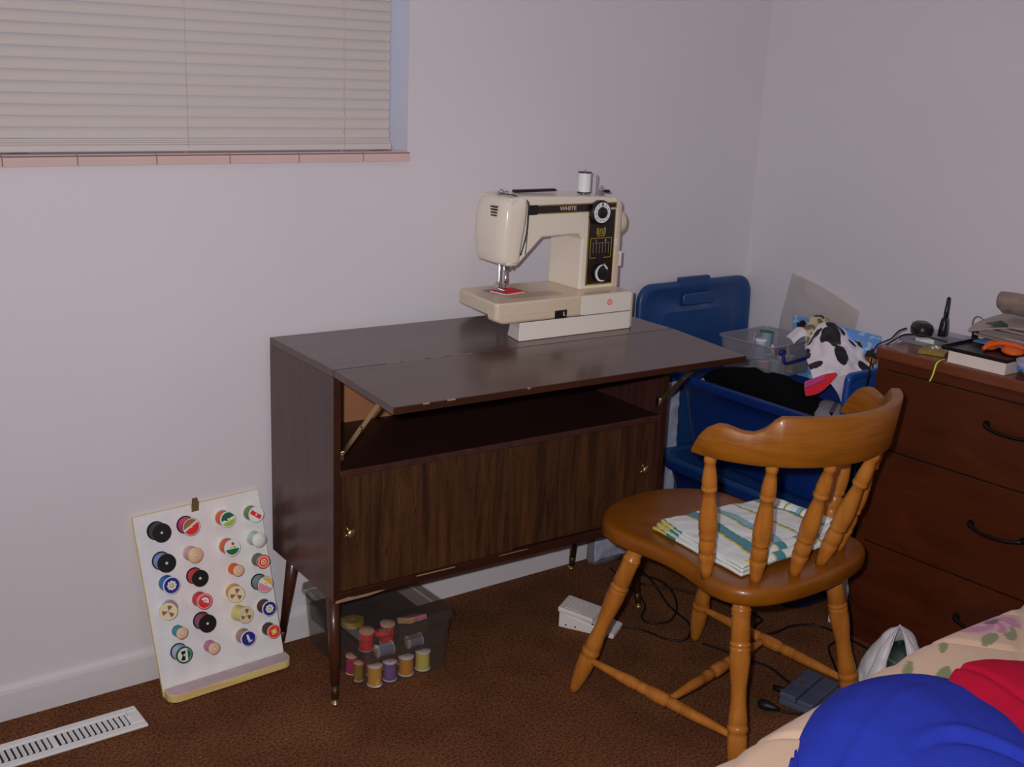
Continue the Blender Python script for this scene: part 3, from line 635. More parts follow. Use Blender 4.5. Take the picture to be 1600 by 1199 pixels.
def spool(label, loc, rot, r, Ln, body, thread, face, group, double=False):
    """local z = axis, from 0 to Ln"""
    t = thing('thread_spool', label, 'spool', loc, rot, group)
    h = .0034; bm_ = {'wood': m_swood, 'black': m_blk, 'white': cm('white'), 'green': cm('dgreen')}[body]
    if body == 'wood' and not double: prof = [(0, h), (0, r*.9), (.0012, r*.94), (.0025, r*.9), (.003, h+.0005)]; prof2 = [(Ln-.006, h+.0005), (Ln-.0055, r*.84), (Ln-.002, r), (Ln, r*.93), (Ln, h)]; tr = r*.88
    elif double: prof = [(0, h), (0, r*.85), (.001, r*.95), (.0022, r*.85), (.003, h+.0005)]; prof2 = [(Ln-.006, h+.0005), (Ln-.005, r*.8), (Ln-.0015, r), (Ln, r*.8), (Ln, h)]; tr = r*.95
    else: prof = [(0, h), (0, r), (.0018, r), (.0018, h)]; prof2 = [(Ln-.0018, h), (Ln-.0018, r), (Ln, r), (Ln, h)]; tr = r*.88
    mb = MB(); mb.lathe(prof, n=28, cap=False).lathe(prof2, n=28, cap=False).lathe([(.001, h), (Ln-.001, h)], n=12, cap=False)
    obj('spool_body', mb, bm_, t)
    z0_, z1_ = prof[-1][0]-.0005, prof2[0][0]+.0005; k = 22
    if double: pr = [(z0_, h+.001)]+[(z0_+(z1_-z0_)*(i+.5)/k, tr*(1-.22*math.exp(-((i+.5)/k-.5)**2/.008))+(.0002 if i % 2 else 0)) for i in range(k)]+[(z1_, h+.001)]
    else: pr = [(z0_, h+.001)]+[(z0_+(z1_-z0_)*(i+.5)/k, tr+(.0003 if i % 2 else 0)) for i in range(k)]+[(z1_, h+.001)]
    obj('thread', MB().lathe(pr, n=28), cm(thread), t)
    if face: label_disc(t, face, r*.96, Ln+.0003, t)
    return t
# rack
TH = .2119; nrm = Vector((0, -math.cos(TH), math.sin(TH))); upd = Vector((0, math.sin(TH), math.cos(TH))); P0 = Vector((0, -.095, 0))
rack = thing('spool_rack', 'white painted board with pegs and pine ledge leaning on the wall', 'rack', (-1.848, -.0945, .0035))
RT = Matrix.Rotation(-TH, 4, 'X') @ Matrix.Rotation(-.035, 4, 'Y')
mb = MB(); V = [(0, -.001, -.004), (.287, -.001, .004), (.287, .0065, .004), (0, .0065, -.004), (-.008, -.001, .4), (.281, -.001, .4), (.281, .0065, .4), (-.008, .0065, .4)]
obj('board', MB().hexa(V, 0, RT), m_bwhite, rack, bevel=.0008)
obj('board_edge', MB().hexa([(-.0006, .0, -.0045), (.2875, .0, .0035), (.2875, .0072, .0035), (-.0006, .0072, -.0045), (-.0088, .0, .4006), (.2815, .0, .4006), (.2815, .0072, .4006), (-.0088, .0072, .4006)], 0, RT), m_pine, rack)
lp = [(0.0, .0)]+[( .0+.022-.022*math.cos(a), -.018-.022*math.sin(a)) for a in np.linspace(0, PI/2, 7)]+[(.267+.022*math.sin(a), -.018-.022*math.cos(a)) for a in np.linspace(0, PI/2, 7)]+[(.289, .0)]
LT = Matrix.Translation((0, -.001, -.0035)) @ Matrix.Rotation(-.03, 4, 'Y')
obj('ledge', MB().prism(lp, .001, .0185, LT), m_pine, rack, bevel=.001)
obj('ledge_paint', MB().prism([(.5*(1-.985)*.289+x*.985, y*.97) for x, y in lp], .0186, .0191, LT), mat('ledge_paint', rgb(168, 150, 156, 1.6), .6, var=.08, vscale=40), rack)
hg = obj('hanger', MB().prism([(.120, .384), (.137, .384), (.140, .400), (.137, .414), (.124, .414), (.121, .400)], .001, .003, RT @ XZ), m_brass, rack, bevel=.0015)
sp = [(-1.824, .367, 48, 'black', 'navy', 'black', 'navy thread spool with black end, top left of the rack'),
 (-1.759, .367, 46, 'black', 'pink', 'halves', 'hot pink thread spool with red and bronze label on the rack'),
 (-1.675, .367, 42, 'white', 'orange', 'greenfan', 'orange thread spool with green and white label, top row'),
 (-1.608, .365, 42, 'white', 'green', 'redbar', 'green thread spool with white label and red bar, top right of rack'),
 (-1.821, .300, 47, 'black', 'powder', 'black', 'powder blue thread spool with black end on the rack'),
 (-1.756, .303, 41, 'wood', 'rose', None, 'pale pink thread on a plain wooden spool on the rack'),
 (-1.672, .302, 44, 'white', 'orange', 'shield', 'orange thread spool with white, green and red label, second row'),
 (-1.607, .306, 40, 'white', 'mint', None, 'mint green thread spool with plain pale end on the rack'),
 (-1.752, .251, 43, 'black', 'red', 'black', 'red thread spool with black end on the rack'),
 (-1.662, .247, 31, 'wood', 'orange', None, 'small orange thread spool with patterned end on the rack'),
 (-1.603, .255, 38, 'wood', 'sage', 'rings', 'dark sage thread spool with red ringed label on the rack'),
 (-1.816, .250, 44, 'white', 'blue', 'daisy', 'bright blue thread spool with white daisy label on the rack'),
 (-1.667, .196, 45, 'wood', 'tan', 'trefoil', 'golden tan thread spool with three dark openings in its end'),
 (-1.605, .203, 44, 'black', 'greyteal', 'halves2', 'grey teal thread spool with pink, white and gold label'),
 (-1.814, .194, 45, 'wood', 'pale', 'trefoil', 'pale blue thread spool with three dark openings in its end'),
 (-1.748, .198, 42, 'white', 'red', 'redwhite', 'red thread spool with red and white label on the rack'),
 (-1.663, .145, 45, 'wood', 'straw', 'trefoil', 'straw yellow thread spool with three dark openings in its end'),
 (-1.601, .146, 41, 'white', 'brown', 'daisy', 'brown thread spool with white daisy on blue label'),
 (-1.747, .148, 46, 'black', 'plum', 'black', 'plum thread spool with black end on the rack'),
 (-1.804, .140, 31, 'wood', 'teal', None, 'small teal thread spool with wooden end, fifth row of rack'),
 (-1.737, .088, 32, 'wood', 'lilac', None, 'small lilac thread spool with wooden end, bottom row of rack'),
 (-1.658, .091, 42, 'white', 'taupe', 'navyneedle', 'taupe thread spool with navy label and white figure on it'),
 (-1.596, .091, 38, 'white', 'dbrown', 'redsquare', 'dark brown thread spool with red and yellow square label'),
 (-1.806, .093, 43, 'black', 'pale', 'greenrim', 'pale grey blue thread spool with green rimmed label, bottom left of rack')]
for x, s_, r, body, th, face, lab in sp:
    base = P0+upd*s_+Vector((x, 0, 0))+nrm*.0035
    a, b = base-Vector(rack.location)-nrm*.003, base-Vector(rack.location)+nrm*.0385
    obj('peg', MB().lathe([(0, .0026), (.0405, .0026), (.0415, .0016)], a, b, 10), m_gold2, rack)
    spool(lab, base, (PI/2-TH, 0, random.uniform(-.6, .6) if face in ('trefoil',) else 0), r*.00043, .0365 if r > 35 else .034, body, th, face, 'thread spools on the pegs of the rack', double=r < 35)
# ================================================================ CLEAR SPOOL BOX UNDER THE CABINET
m_clr = clear('clear_box_plastic', (.93, .91, .90), .06, .12, milky=.06, mcol=(.35, .30, .28))
m_clr2 = clear('clear_tray_plastic', (.95, .93, .93), .05, .1, milky=.05, mcol=(.4, .38, .38))
def shell(mb, x0, y0, x1, y1, z0_, z1_, tap, th=.002, r=.012, floor=True):
    def ring(z, g): return [(x, y, z) for x, y in rrect(x0+g, y0+g, x1-g, y1-g, r, 3)]
    rr = [ring(z0_, tap), ring(z1_, 0), ring(z1_, th), ring(z0_+th, tap+th)]
    loft(mb, rr, smooth=False, capb=floor, capt=floor); return mb
bx = thing('spool_box', 'clear plastic storage box full of thread spools under the walnut cabinet', 'storage box', (-1.365, -.172, 0.0005), (0, 0, 0))
obj('box_body', shell(MB(), -.112, -.148, .118, .150, 0, .128, .008), m_clr, bx)
obj('upper_tray', shell(MB(), -.104, -.140, .110, .142, .062, .1, .003, .0012, .01), m_clr2, bx)
mb = MB(); shell(mb, -.117, -.152, .123, .155, .128, .150, -.002, .0018, .014, floor=False); mb.prism(rrect(-.114, -.149, .120, .152, .012, 3), .1475, .150)
obj('lid', mb, m_clr, bx)
obj('latch', MB().box((-.03, -.161, .112), (.045, -.1525, .147)), m_clr, bx, bevel=.002)
G = 'thread spools inside the clear box'
for x, y, z, r, L_, body, th, lab in [(-1.437, -.296, .0035, .0155, .046, 'white', 'gold', 'gold thread spool standing at the front left corner of the clear box'), (-1.397, -.294, .0035, .0145, .043, 'white', 'violet', 'violet thread spool standing at the front of the clear box'),
        (-1.353, -.292, .0035, .0165, .042, 'white', 'ochre', 'ochre thread spool with white ends at the front of the clear box'), (-1.308, -.292, .0035, .0165, .043, 'white', 'yellow', 'yellow thread spool with white ends at the front right of the clear box'),
        (-1.459, -.262, .0035, .0105, .044, 'wood', 'olive', 'olive thread spool at the left side of the clear box'), (-1.456, -.225, .0035, .0135, .044, 'wood', 'magenta', 'magenta thread spool behind the olive one in the clear box'),
        (-1.420, -.255, .0035, .014, .044, 'wood', 'scarlet', 'red thread spool standing in the second row of the clear box'), (-1.375, -.25, .0035, .015, .045, 'wood', 'ochre', 'ochre thread spool in the second row of the clear box'),
        (-1.332, -.25, .0035, .0155, .048, 'white', 'scarlet', 'red thread spool with white ends in the second row of the clear box')]:
    spool(lab, (x, y, z), (0, 0, 0), r*1.12, L_*1.05, body, th, None, G)
for x, y, z, r, L_, th, lab in [(-1.432, -.293, .0815, .0155, .04, 'steel', 'steel blue thread spool lying at the left in the upper tray'), (-1.352, -.293, .0815, .0155, .036, 'steel', 'steel blue thread spool lying at the right in the upper tray')]:
    spool(lab, (x, y, z), (0, PI/2, 0), r, L_, 'white', th, None, G)
for x, y, z, r, L_, th, lab in [(-1.432, -.245, .0665, .018, .05, 'scarlet', 'bright red thread spool standing left in the upper tray'), (-1.375, -.24, .0665, .018, .05, 'scarlet', 'bright red thread spool standing right in the upper tray')]:
    spool(lab, (x, y, z), (.1, 0, 0), r, L_, 'wood', th, None, G)
rb = thing('ribbon_roll', 'red and white ribbon roll lying between the red spools in the clear box', 'ribbon', (-1.403, -.272, .104), (-.25, .1, 0))
obj('ribbon', MB().lathe([(0, .019), (.012, .019)], n=28), cm('scarlet'), rb)
mb = MB(); disc(mb, .0145, .0185, -150, 60, .0123, 0, 20); disc(mb, .004, .009, 0, 360, .0123, 0, 20); obj('ribbon_edge', mb, cm('white'), rb)
pc = thing('pink_packet', 'pink printed packet under the lid of the clear box', 'packet', (-1.312, -.255, .108), (-.35, .1, .15))
obj('card', MB().box((-.026, -.02, 0), (.026, .022, .012)), mat('packet_pink', rgb(215, 120, 135, 1.8), .5, var=.35, vscale=90), pc, bevel=.0015)
obj('strap', MB().box((-.028, -.021, -.0005), (-.016, .023, .0126)), mat('packet_cream', rgb(190, 160, 110, 1.6), .6), pc)
yb = thing('tape_roll', 'olive yellow tape roll under the lid at the left of the clear box', 'tape', (-1.435, -.19, .103), (-.1, 0, 0))
obj('roll', MB().lathe([(0, .007), (0, .026), (.014, .026), (.014, .007)], n=24, cap=False, smooth=False), mat('tape_olive', rgb(140, 115, 35, 1.7), .5), yb)
# ================================================================ CHAIR
w_ch = wood('chair_maple', rgb(132, 70, 8, 1.), rgb(150, 88, 14, 1.), (1.2, 1.2, 1.2), 7, .36, coat=.2)
w_leg2 = wood('chair_maple_turned', rgb(166, 98, 34, 1.2), rgb(186, 118, 46, 1.2), (6, 6, .8), 8, .33, coat=.25)
w_rail = wood('chair_rail', rgb(138, 76, 8, 1.05), rgb(162, 98, 18, 1.05), (1, 1, 9), 9, .45, coat=.1)
ch = thing('wooden_chair', 'honey maple captain style chair with turned legs and spindles', 'chair', (-.834, -.76, 0), (0, 0, math.radians(3.6)))
half = [(-.005, .283), (.045, .279), (.095, .262), (.135, .238), (.168, .205), (.185, .165), (.188, .12), (.183, .07), (.18, .03), (.182, -.01), (.19, -.055), (.203, -.10), (.212, -.145), (.207, -.185), (.185, -.218), (.145, -.24), (.09, -.253), (.04, -.258), (-.005, -.26)]
right = half; left = [(-.01-x-.005*0, y) for x, y in half[1:-1]][::-1]
OUT = [(x, y) for x, y in right][::-1]+[(-x-.010, y) for x, y in half[1:-1]]
# OUT: back centre -> right -> front -> left ; densify
OUT = [tuple(p)[:2] for p in smooth_path([(x, y, 0) for x, y in OUT+[OUT[0]]], 3)][:-1]
cxs, cys = -.005, .0
def sc(P, d):
    n = len(P); out = []
    for i in range(n):
        a, b = Vector(P[i-1]), Vector(P[(i+1) % n]); t = (b-a).normalized(); out.append((P[i][0]-t.y*d, P[i][1]+t.x*d))
    return out
mb = MB(); prof = [(.374, .008), (.3765, .002), (.382, 0), (.398, 0), (.405, .002), (.409, .006), (.4105, .014)]
loft(mb, [[(x, y, z) for x, y in sc(OUT, d)] for z, d in prof], capt=False)
# dished top
n = len(OUT); base = sc(OUT, .014); prev = len(mb.v)-n
for q in (.85, .7, .5, .3, .12):
    o = len(mb.v)
    for x, y in base:
        px_, py_ = cxs+(x-cxs)*q, cys+(y-cys)*q; dz = -.009*max(0, 1-q)**.6*(1 if py_ < .12 else .6)
        mb.v.append((px_, py_, .4105+dz))
    for k in range(n): j = (k+1) % n; mb.f.append([prev+k, prev+j, o+j, o+k]); mb.m.append(0); mb.sm.append(True)
    prev = o
mb.f.append([prev+k for k in range(n)]); mb.m.append(0); mb.sm.append(True)
obj('seat', mb, w_ch, ch)
def legprof(L_):
    P = [(0, .0135), (.02, .0155), (.065, .0165), (.07, .0185), (.08, .0185), (.085, .0172), (.095, .0188), (.105, .0172), (.11, .0172), (.235, .0182), (.24, .0165), (.25, .0195), (.262, .0195), (.268, .0165), (.275, .0195), (.285, .0185), (.33, .0195), (.40, .0175), (.48, .0145), (.56, .0145), (.63, .017), (.67, .0185), (.68, .0165), (.69, .0195), (.715, .0195), (.722, .017), (.735, .0185), (.80, .0185), (.86, .0172), (.95, .0112), (.985, .0098)]
    return [(t*L_, r*1.07) for t, r in P]
LEG = {'a': ((-.172, .105, .378), (-.231, .214, .0)), 'b': ((.125, .13, .378), (.183, .214, .0)), 'c': ((-.168, -.175, .378), (-.205, -.235, .0)), 'd': ((.115, -.185, .378), (.195, -.24, .0))}
for k, (a, b) in LEG.items():
    a, b = Vector(a), Vector(b); L_ = (b-a).length
    lg = obj('leg', MB().lathe(legprof(L_), a, b, 28), w_leg2, ch)
    obj('foot_glide', MB().lathe([(0, .006), (.003, .009), (.007, .0075)], b, b+Vector((0, 0, 1)), 14), m_chrome, lg)
def onleg(k, z): a, b = map(Vector, LEG[k]); return a.lerp(b, (a.z-z)/a.z)
def stretcher(p, q):
    L_ = (q-p).length; P = [(0, .0065), (.06, .0075), (.22, .0108), (.33, .0130), (.335, .011), (.35, .0135), (.365, .011), (.375, .0125), (.42, .0125), (.425, .0108), (.44, .0138), (.50, .0148), (.56, .0138), (.575, .0108), (.58, .0125), (.625, .0125), (.635, .011), (.65, .0135), (.665, .011), (.67, .013), (.78, .0108), (.94, .0075), (1, .0065)]
    obj('stretcher', MB().lathe([(t*L_, r) for t, r in P], p, q, 20), w_leg2, ch)
pa, pc_ = onleg('a', .092), onleg('c', .092); pb, pd = onleg('b', .105), onleg('d', .095)
stretcher(pa, pc_); stretcher(pb, pd)
stretcher(pa.lerp(pc_, .56), pb.lerp(pd, .46))
# bent back rail
def arc(t, r_in, zz=0): a = math.radians(t); return (-.02+(.25-r_in)*math.sin(a), -.1-(.222-r_in)*math.cos(a))
Hk = [(-90, .006), (-88, .022), (-85, .042), (-81, .059), (-77, .068), (-73, .070), (-69, .067), (-64, .0625), (-59, .063), (-54, .073), (-50, .090), (-47, .098), (-40, .0985), (-20, .0985), (0, .0985)]
Hk = Hk+[(-t, h) for t, h in Hk[:-1]][::-1]
mb = MB(); rings = []
for t in np.concatenate([np.linspace(-90, -44, 32), np.linspace(-42, 42, 30), np.linspace(44, 90, 32)]):
    h = np.interp(t, [k[0] for k in Hk], [k[1] for k in Hk]); zb = .670; lean = .11
    def pt(rin, z): f = (z-zb)*lean; x, y = arc(t, rin-f); return (x, y, z)
    e = min(.003, h*.3)
    rings.append([pt(.0+e, zb), pt(0, zb+e), pt(0, zb+h-e), pt(e, zb+h), pt(.021-e, zb+h), pt(.021, zb+h-e), pt(.021, zb+e), pt(.021-e, zb)])
loft(mb, rings); obj('back_rail', mb, w_rail, ch, angle=50)
for p in (dict(),): pass
SPI = [((-.207, -.115), -80), ((-.148, -.188), -49), ((-.057, -.212), -20), ((.030, -.212), 12), ((.122, -.188), 46), ((.190, -.115), 79)]
for (bx_, by_), t in SPI:
    a = Vector((bx_, by_, .402)); x, y = arc(t, .0105); b = Vector((x, y, .677)); L_ = (b-a).length
    P = [(0, .0098), (.08, .011), (.16, .0138), (.205, .0150), (.215, .0128), (.225, .0145), (.27, .0152), (.315, .0138), (.33, .0118), (.345, .0155), (.36, .0158), (.375, .0145), (.40, .0162), (.47, .0165), (.56, .0145), (.66, .0110), (.705, .0102), (.715, .0132), (.735, .0138), (.745, .0118), (.76, .0130), (.80, .0128), (.88, .0105), (.925, .0088), (.935, .0108), (.965, .0105), (.985, .0085), (1, .0078)]
    obj('spindle', MB().lathe([(q*L_, r*1.13) for q, r in P], a, b, 24), w_leg2, ch)
# folded towel
def stripes(u, v, p):
    w = (u*1.0+.10*v) ; s = (w*4.3) % 1.0
    W_, TEAL, YEL, GRN, BLU = rgb(196, 200, 216, 1.6), rgb(60, 130, 150, 1.3), rgb(205, 175, 60, 1.4), rgb(30, 120, 90, 1.3), rgb(120, 165, 190, 1.4)
    band = int(w*4.3) % 3
    if s < .07: return YEL
    if s < .12: return GRN
    if band == 1 and s < .42: return TEAL
    if band == 1 and s < .47: return GRN
    if band == 2 and s < .42: return BLU
    return W_
m_towel = mat('towel_stripes', (.8, .8, .8, 1), .9, vcol=True, bump=.3, bscale=700, sheen=.2)
tw = thing('striped_towel', 'folded white towel with teal, yellow and green stripes on the chair seat', 'towel', (0, 0, 0))
def layer(z, grow, sd, name='fold_layer'):
    L4 = Vector((-.955-grow, -.668+grow*.5, z)); F4 = Vector((-.672, -.692+grow, z)); R4 = Vector((-.628, -.905, z)); B4 = Vector((-.985, -.935, z))
    ctrl = []
    for i in range(6):
        row = []
        for j in range(6):
            p = L4.lerp(F4, i/5).lerp(B4.lerp(R4, i/5), j/5); e = max(abs(i/5-.5), abs(j/5-.5))*2
            row.append((p.x, p.y, p.z+(.004 if e < .9 else -.002)+random.uniform(-.0015, .0015)))
        ctrl.append(row)
    return cloth(name, ctrl, 130, 100, m_towel, .0032, 20, sd, .006, stripes, tw)
layer(.4165, .012, 1); layer(.4235, .004, 2); layer(.4305, -.004, 3)
# rolled front edge (fold) at the back side of the towel
def roll(p0, p1, r, sd):
    A, B = Vector(p0), Vector(p1); ctrl = []
    for i in range(7):
        p = A.lerp(B, i/6); row = []
        d = (B-A).normalized(); n_ = Vector((-d.y, d.x, 0))
        for k in range(9): a = 2*PI*k/8; row.append(tuple(p+n_*(-math.cos(a)*r*1.3+random.uniform(-.002, .002))+Vector((0, 0, math.sin(a)*r))))
        ctrl.append(row)
    return cloth('rolled_edge', ctrl, 70, 24, m_towel, .002, 30, sd, .001, lambda u, v, p: stripes(u, 0, p), tw)
roll((-.965, -.925, .4255), (-.66, -.925, .424), .0105, 5); roll((-.935, -.915, .434), (-.655, -.90, .436), .009, 6); roll((-.648, -.9, .432), (-.66, -.72, .430), .014, 8)

# ================================================================ FOOT PEDAL, CORDS, BRICK
m_pedal = mat('pedal_ivory', rgb(190, 178, 176, 1.9), .4)
m_cable = mat('black_cable', (.006, .005, .006, 1), .5)
fd = Vector((.074, -.126, 0)).normalized(); pyaw = math.atan2(fd.y, fd.x)
fp = thing('foot_pedal', 'ivory sewing machine foot pedal on the carpet beside the front chair leg', 'foot pedal', (-.907, -.296, .0005), (0, 0, pyaw))
# local x: back(high) -> front(low); local y: to the left side
mb = MB(); mb.hexa([(0, 0, 0), (.146, 0, 0), (.146, .075, 0), (0, .075, 0), (0, 0, .045), (.146, 0, .012), (.146, .075, .012), (0, .075, .045)]); obj('base', mb, m_pedal, fp, bevel=.003)
tr = obj('treadle', MB().hexa([(-.003, -.003, .042), (.092, -.003, .030), (.092, .078, .030), (-.003, .078, .042), (-.003, -.003, .056), (.088, -.003, .043), (.088, .078, .043), (-.003, .078, .056)]), m_pedal, fp, bevel=.004, seg=3)
for k in range(5):
    x = .014+k*.009; z = .056-.013*(x+.003)/.091
    obj('tread_ridge', MB().box((x, .008, z-.001), (x+.003, .066, z+.0014)), m_pedal, tr, bevel=.0006)
mb = MB()
for x, z in ((.02, .01), (.045, .01), (.13, .006), (.09, .028)): mb.lathe([(0, .0022), (.001, .0022)], (x, -.0002, z), (x, -1, z), 8)
obj('screw_holes', mb, m_blk, fp)
def cord(name, pts, r, label, group=None, n=7):
    P = smooth_path([(x, y, max(z, r+.0005)) for x, y, z in pts], n); mb = MB().tube(P, r, 7); o = obj(name, mb, m_cable); tag(o, label, 'cable', group); return o
cord('black_cable', [(-.800, -.374, .012), (-.77, -.392, .004), (-.741, -.42, 0), (-.721, -.492, 0), (-.69, -.522, 0), (-.655, -.508, 0), (-.611, -.46, 0), (-.585, -.362, .0), (-.53, -.25, .0), (-.50, -.17, .0), (-.49, -.09, 0), (-.50, -.06, .0)], .0026, 'black pedal cord trailing from the foot pedal in a wide loop on carpet')
cord('black_cable', [(-.52, -.17, .0), (-.50, -.235, .004), (-.520, -.305, .006), (-.565, -.37, .006), (-.610, -.41, .004), (-.655, -.428, 0), (-.697, -.41, 0), (-.692, -.372, 0), (-.644, -.334, 0), (-.607, -.269, 0), (-.59, -.19, 0), (-.56, -.10, 0)], .0026, 'black cord lying in a small closed loop behind the chair front leg')
cord('black_cable', [(-.56, -.22, .0), (-.50, -.31, .006), (-.455, -.40, .002), (-.43, -.47, .0), (-.434, -.549, 0), (-.475, -.565, 0), (-.501, -.60, 0), (-.46, -.618, 0), (-.39, -.618, 0), (-.335, -.652, .0), (-.325, -.72, .0), (-.327, -.79, 0), (-.33, -.9, 0), (-.34, -1.05, 0)], .003, 'black cord running past the blue tote to the dresser foot')
cord('black_cable', [(-.66, -.56, .0), (-.640, -.62, .0), (-.622, -.682, .0), (-.609, -.73, .0), (-.618, -.775, .002), (-.634, -.815, .008)], .0028, 'black cord under the chair ending in the grey power brick')
cord('black_cable', [(-.752, -.872, .010), (-.73, -.895, .005), (-.70, -.915, .003), (-.65, -.93, .003), (-.60, -.935, .003), (-.54, -.90, .003), (-.46, -.80, .0), (-.40, -.74, .0), (-.345, -.735, .01), (-.318, -.735, .05), (-.314, -.718, .12), (-.312, -.69, .25)], .0028, 'black cord curving from the plug around the chair leg and up the dresser side')
pl = thing('power_plug', 'black plug lying on the carpet near the rear chair leg', 'plug', (-.768, -.835, .001), (0, 0, math.atan2(-.045, .018)))
mb = MB(); mb.lathe([(0, .006), (.006, .011), (.022, .012), (.034, .008), (.05, .005)], (0, 0, .012), (1, 0, .0), 14); obj('plug_body', mb, m_cable, pl)
mb = MB(); mb.box((-.014, -.006, .0115), (0, -.0045, .0165)).box((-.014, .0045, .0115), (0, .006, .0165)); obj('prong', mb, m_brass, pl)
pk = thing('power_brick', 'slate grey power brick with black cords on carpet under the chair', 'power adapter', (-.645, -.875, .001), (0, 0, math.radians(14)))
m_brick = mat('brick_slate', rgb(66, 72, 92, 1.7), .45)
obj('brick_body', MB().box((-.062, -.042, 0), (.078, .042, .014)), m_brick, pk, bevel=.003)
obj('brick_cover', MB().box((-.062, -.038, .0142), (.078, .0, .026)), m_brick, pk, bevel=.003)
obj('brick_cover', MB().box((-.062, .004, .0142), (.078, .042, .030)), m_brick, pk, bevel=.003)
obj('brick_label', MB().box((.0, .014, .0298), (.018, .03, .0304)), mat('brick_tag', rgb(90, 62, 50, 1.5), .5), pk)
obj('cord_relief', MB().lathe([(0, .006), (.02, .008), (.03, .008)], (-.025, .075, .012), (-.02, .04, .012), 12), m_cable, pk)
# ================================================================ BAGS ON THE FLOOR
m_pbag = mat('carrier_bag_white', rgb(205, 200, 205, 1.5), .4, bump=.4, bscale=40)
m_film = clear('film_plastic', (.86, .86, .90), .14, .22, milky=.22, mcol=(.6, .6, .68))
def ringz(z, rx, ry, cx=0, cy=0, wob=.012, sd=0, n=40):
    return [(cx+rx*math.cos(2*PI*k/n)*(1+wob*5*noise.noise(Vector((math.cos(2*PI*k/n)*2, math.sin(2*PI*k/n)*2, z*6+sd)))), cy+ry*math.sin(2*PI*k/n)*(1+wob*5*noise.noise(Vector((math.sin(2*PI*k/n)*2, z*6, sd))))) for k in range(n)]
def bag(mb, levels, sd, n=40):
    loft(mb, [[(x, y, z) for x, y in ringz(z, rx, ry, 0, 0, .02, sd, n)] for z, rx, ry in levels], capt=False); return mb
bg_ = thing('carrier_bag', 'white carrier bag slumped open to a peak between dresser and bed', 'bag', (-.425, -.955, 0))
pk_ = Vector((-.012, .008, .160)); A = []
for i in range(14):
    t = i/13; an = math.radians(238+312*t); row = []
    for j in range(8):
        v = j/7; rr0 = .098*(1-v)**.62; w_ = 1+.10*math.sin(an*3+v*2)*(1-v)
        row.append((pk_.x*v+rr0*w_*math.cos(an), pk_.y*v+rr0*w_*math.sin(an), .004+pk_.z*(v**1.05)))
    A.append(row)
cloth('bag_wall', A, 110, 50, m_pbag, .005, 22, 3, .0014, parent=bg_)
for sgn, a0 in ((1, 238), (-1, 190)):
    A = []
    for i in range(7):
        v = i/6; an = math.radians(a0); r0_ = .100*(1-v)**.62
        e = Vector((pk_.x*v+r0_*math.cos(an), pk_.y*v+r0_*math.sin(an), .004+pk_.z*v)); a2 = math.radians(a0+sgn*26); q = Vector((pk_.x*v+r0_*1.06*math.cos(a2), pk_.y*v+r0_*1.06*math.sin(a2), .004+pk_.z*v))
        A.append([tuple(e), tuple(e.lerp(q, .5)+Vector((-.010, -.008, 0))), tuple(q+Vector((-.004, -.004, .0)))])
    cloth('bag_fold', A, 40, 14, m_pbag, .003, 25, 5, .0012, parent=bg_)
gc = thing('striped_packet', 'dark green striped packet inside the open white carrier bag', 'packet', (-.425, -.955, .004), (0, 0, .4))
mb = MB(); loft(mb, [[(x, y, z) for x, y in rrect(-r, -r*.8, r, r*.8, r*.6, 5)] for z, r in ((0, .055), (.03, .062), (.07, .052), (.10, .032), (.112, .015))]); obj('packet_body', mb, mat('packet_green', rgb(46, 60, 52, 1.2), .35, var=.3, vscale=18), gc)
mb = MB()
for z_, r_ in ((.035, .0625), (.055, .058), (.08, .047)):
    mb.tube([(r_*1.0*math.cos(a_), r_*.82*math.sin(a_), z_+.004*math.sin(a_*3)) for a_ in np.linspace(0, 2*PI, 30)[:-1]], .0022, 5, closed=True)
obj('packet_stripe', mb, mat('packet_pale', rgb(100, 112, 102, 1.3), .5), gc)
# clear plastic bag against the wall beyond the cabinet
fb = thing('plastic_bag', 'crumpled clear plastic bag on the floor beside the cabinet rear leg', 'bag', (-.535, -.048, 0))
mb = MB(); bag(mb, [(.001, .060, .020), (.02, .068, .024), (.07, .066, .022), (.13, .06, .020), (.2, .05, .017), (.24, .04, .01)], 9)
obj('bag_film', mb, m_film, fb, solid=.0008)
obj('bag_contents', MB().box((-.05, -.012, .003), (-.03, .014, .2)).box((-.02, -.01, .003), (.03, .01, .15)), mat('bag_content_tan', rgb(150, 118, 108, 1.5), .6, var=.15, vscale=30), fb, bevel=.004)
# pale sheet seen between cabinet and tote
sh = thing('white_film_sheet', 'pale plastic sheet standing in the gap between cabinet and blue tote', 'plastic sheet', (0, 0, 0))
ctrl = [[(x, -.074+.003*math.sin(i*2+j), z) for j, z in enumerate(np.linspace(.02, .515, 8))] for i, x in enumerate(np.linspace(-.60, -.31, 5))]
cloth('sheet_film', ctrl, 50, 90, mat('film_pale', rgb(150, 155, 175, 1.5), .3, bump=.5, bscale=30), .004, 26, 4, .001, parent=sh)
# white box with red arc behind the chair leg
wb = thing('white_carton', 'small white carton with red curved print between tote and dresser', 'box', (-.205, -.672, 0), (0, 0, 0))
obj('carton', MB().box((-.085, -.025, .001), (.09, .025, .135)), mat('carton_white', rgb(195, 195, 210, 1.5), .5), wb, bevel=.001)
mb = MB(); pts = [(-.0858, -.026, .03+.0), (-.0865, -.018, .045), (-.087, -.008, .05), (-.0865, .002, .045)]
mb.tube(smooth_path([(-.082, -.0256, .062), (-.066, -.0258, .078), (-.048, -.0258, .06), (-.04, -.0256, .035)], 6), .003, 6); obj('red_print', mb, cm('scarlet'), wb)
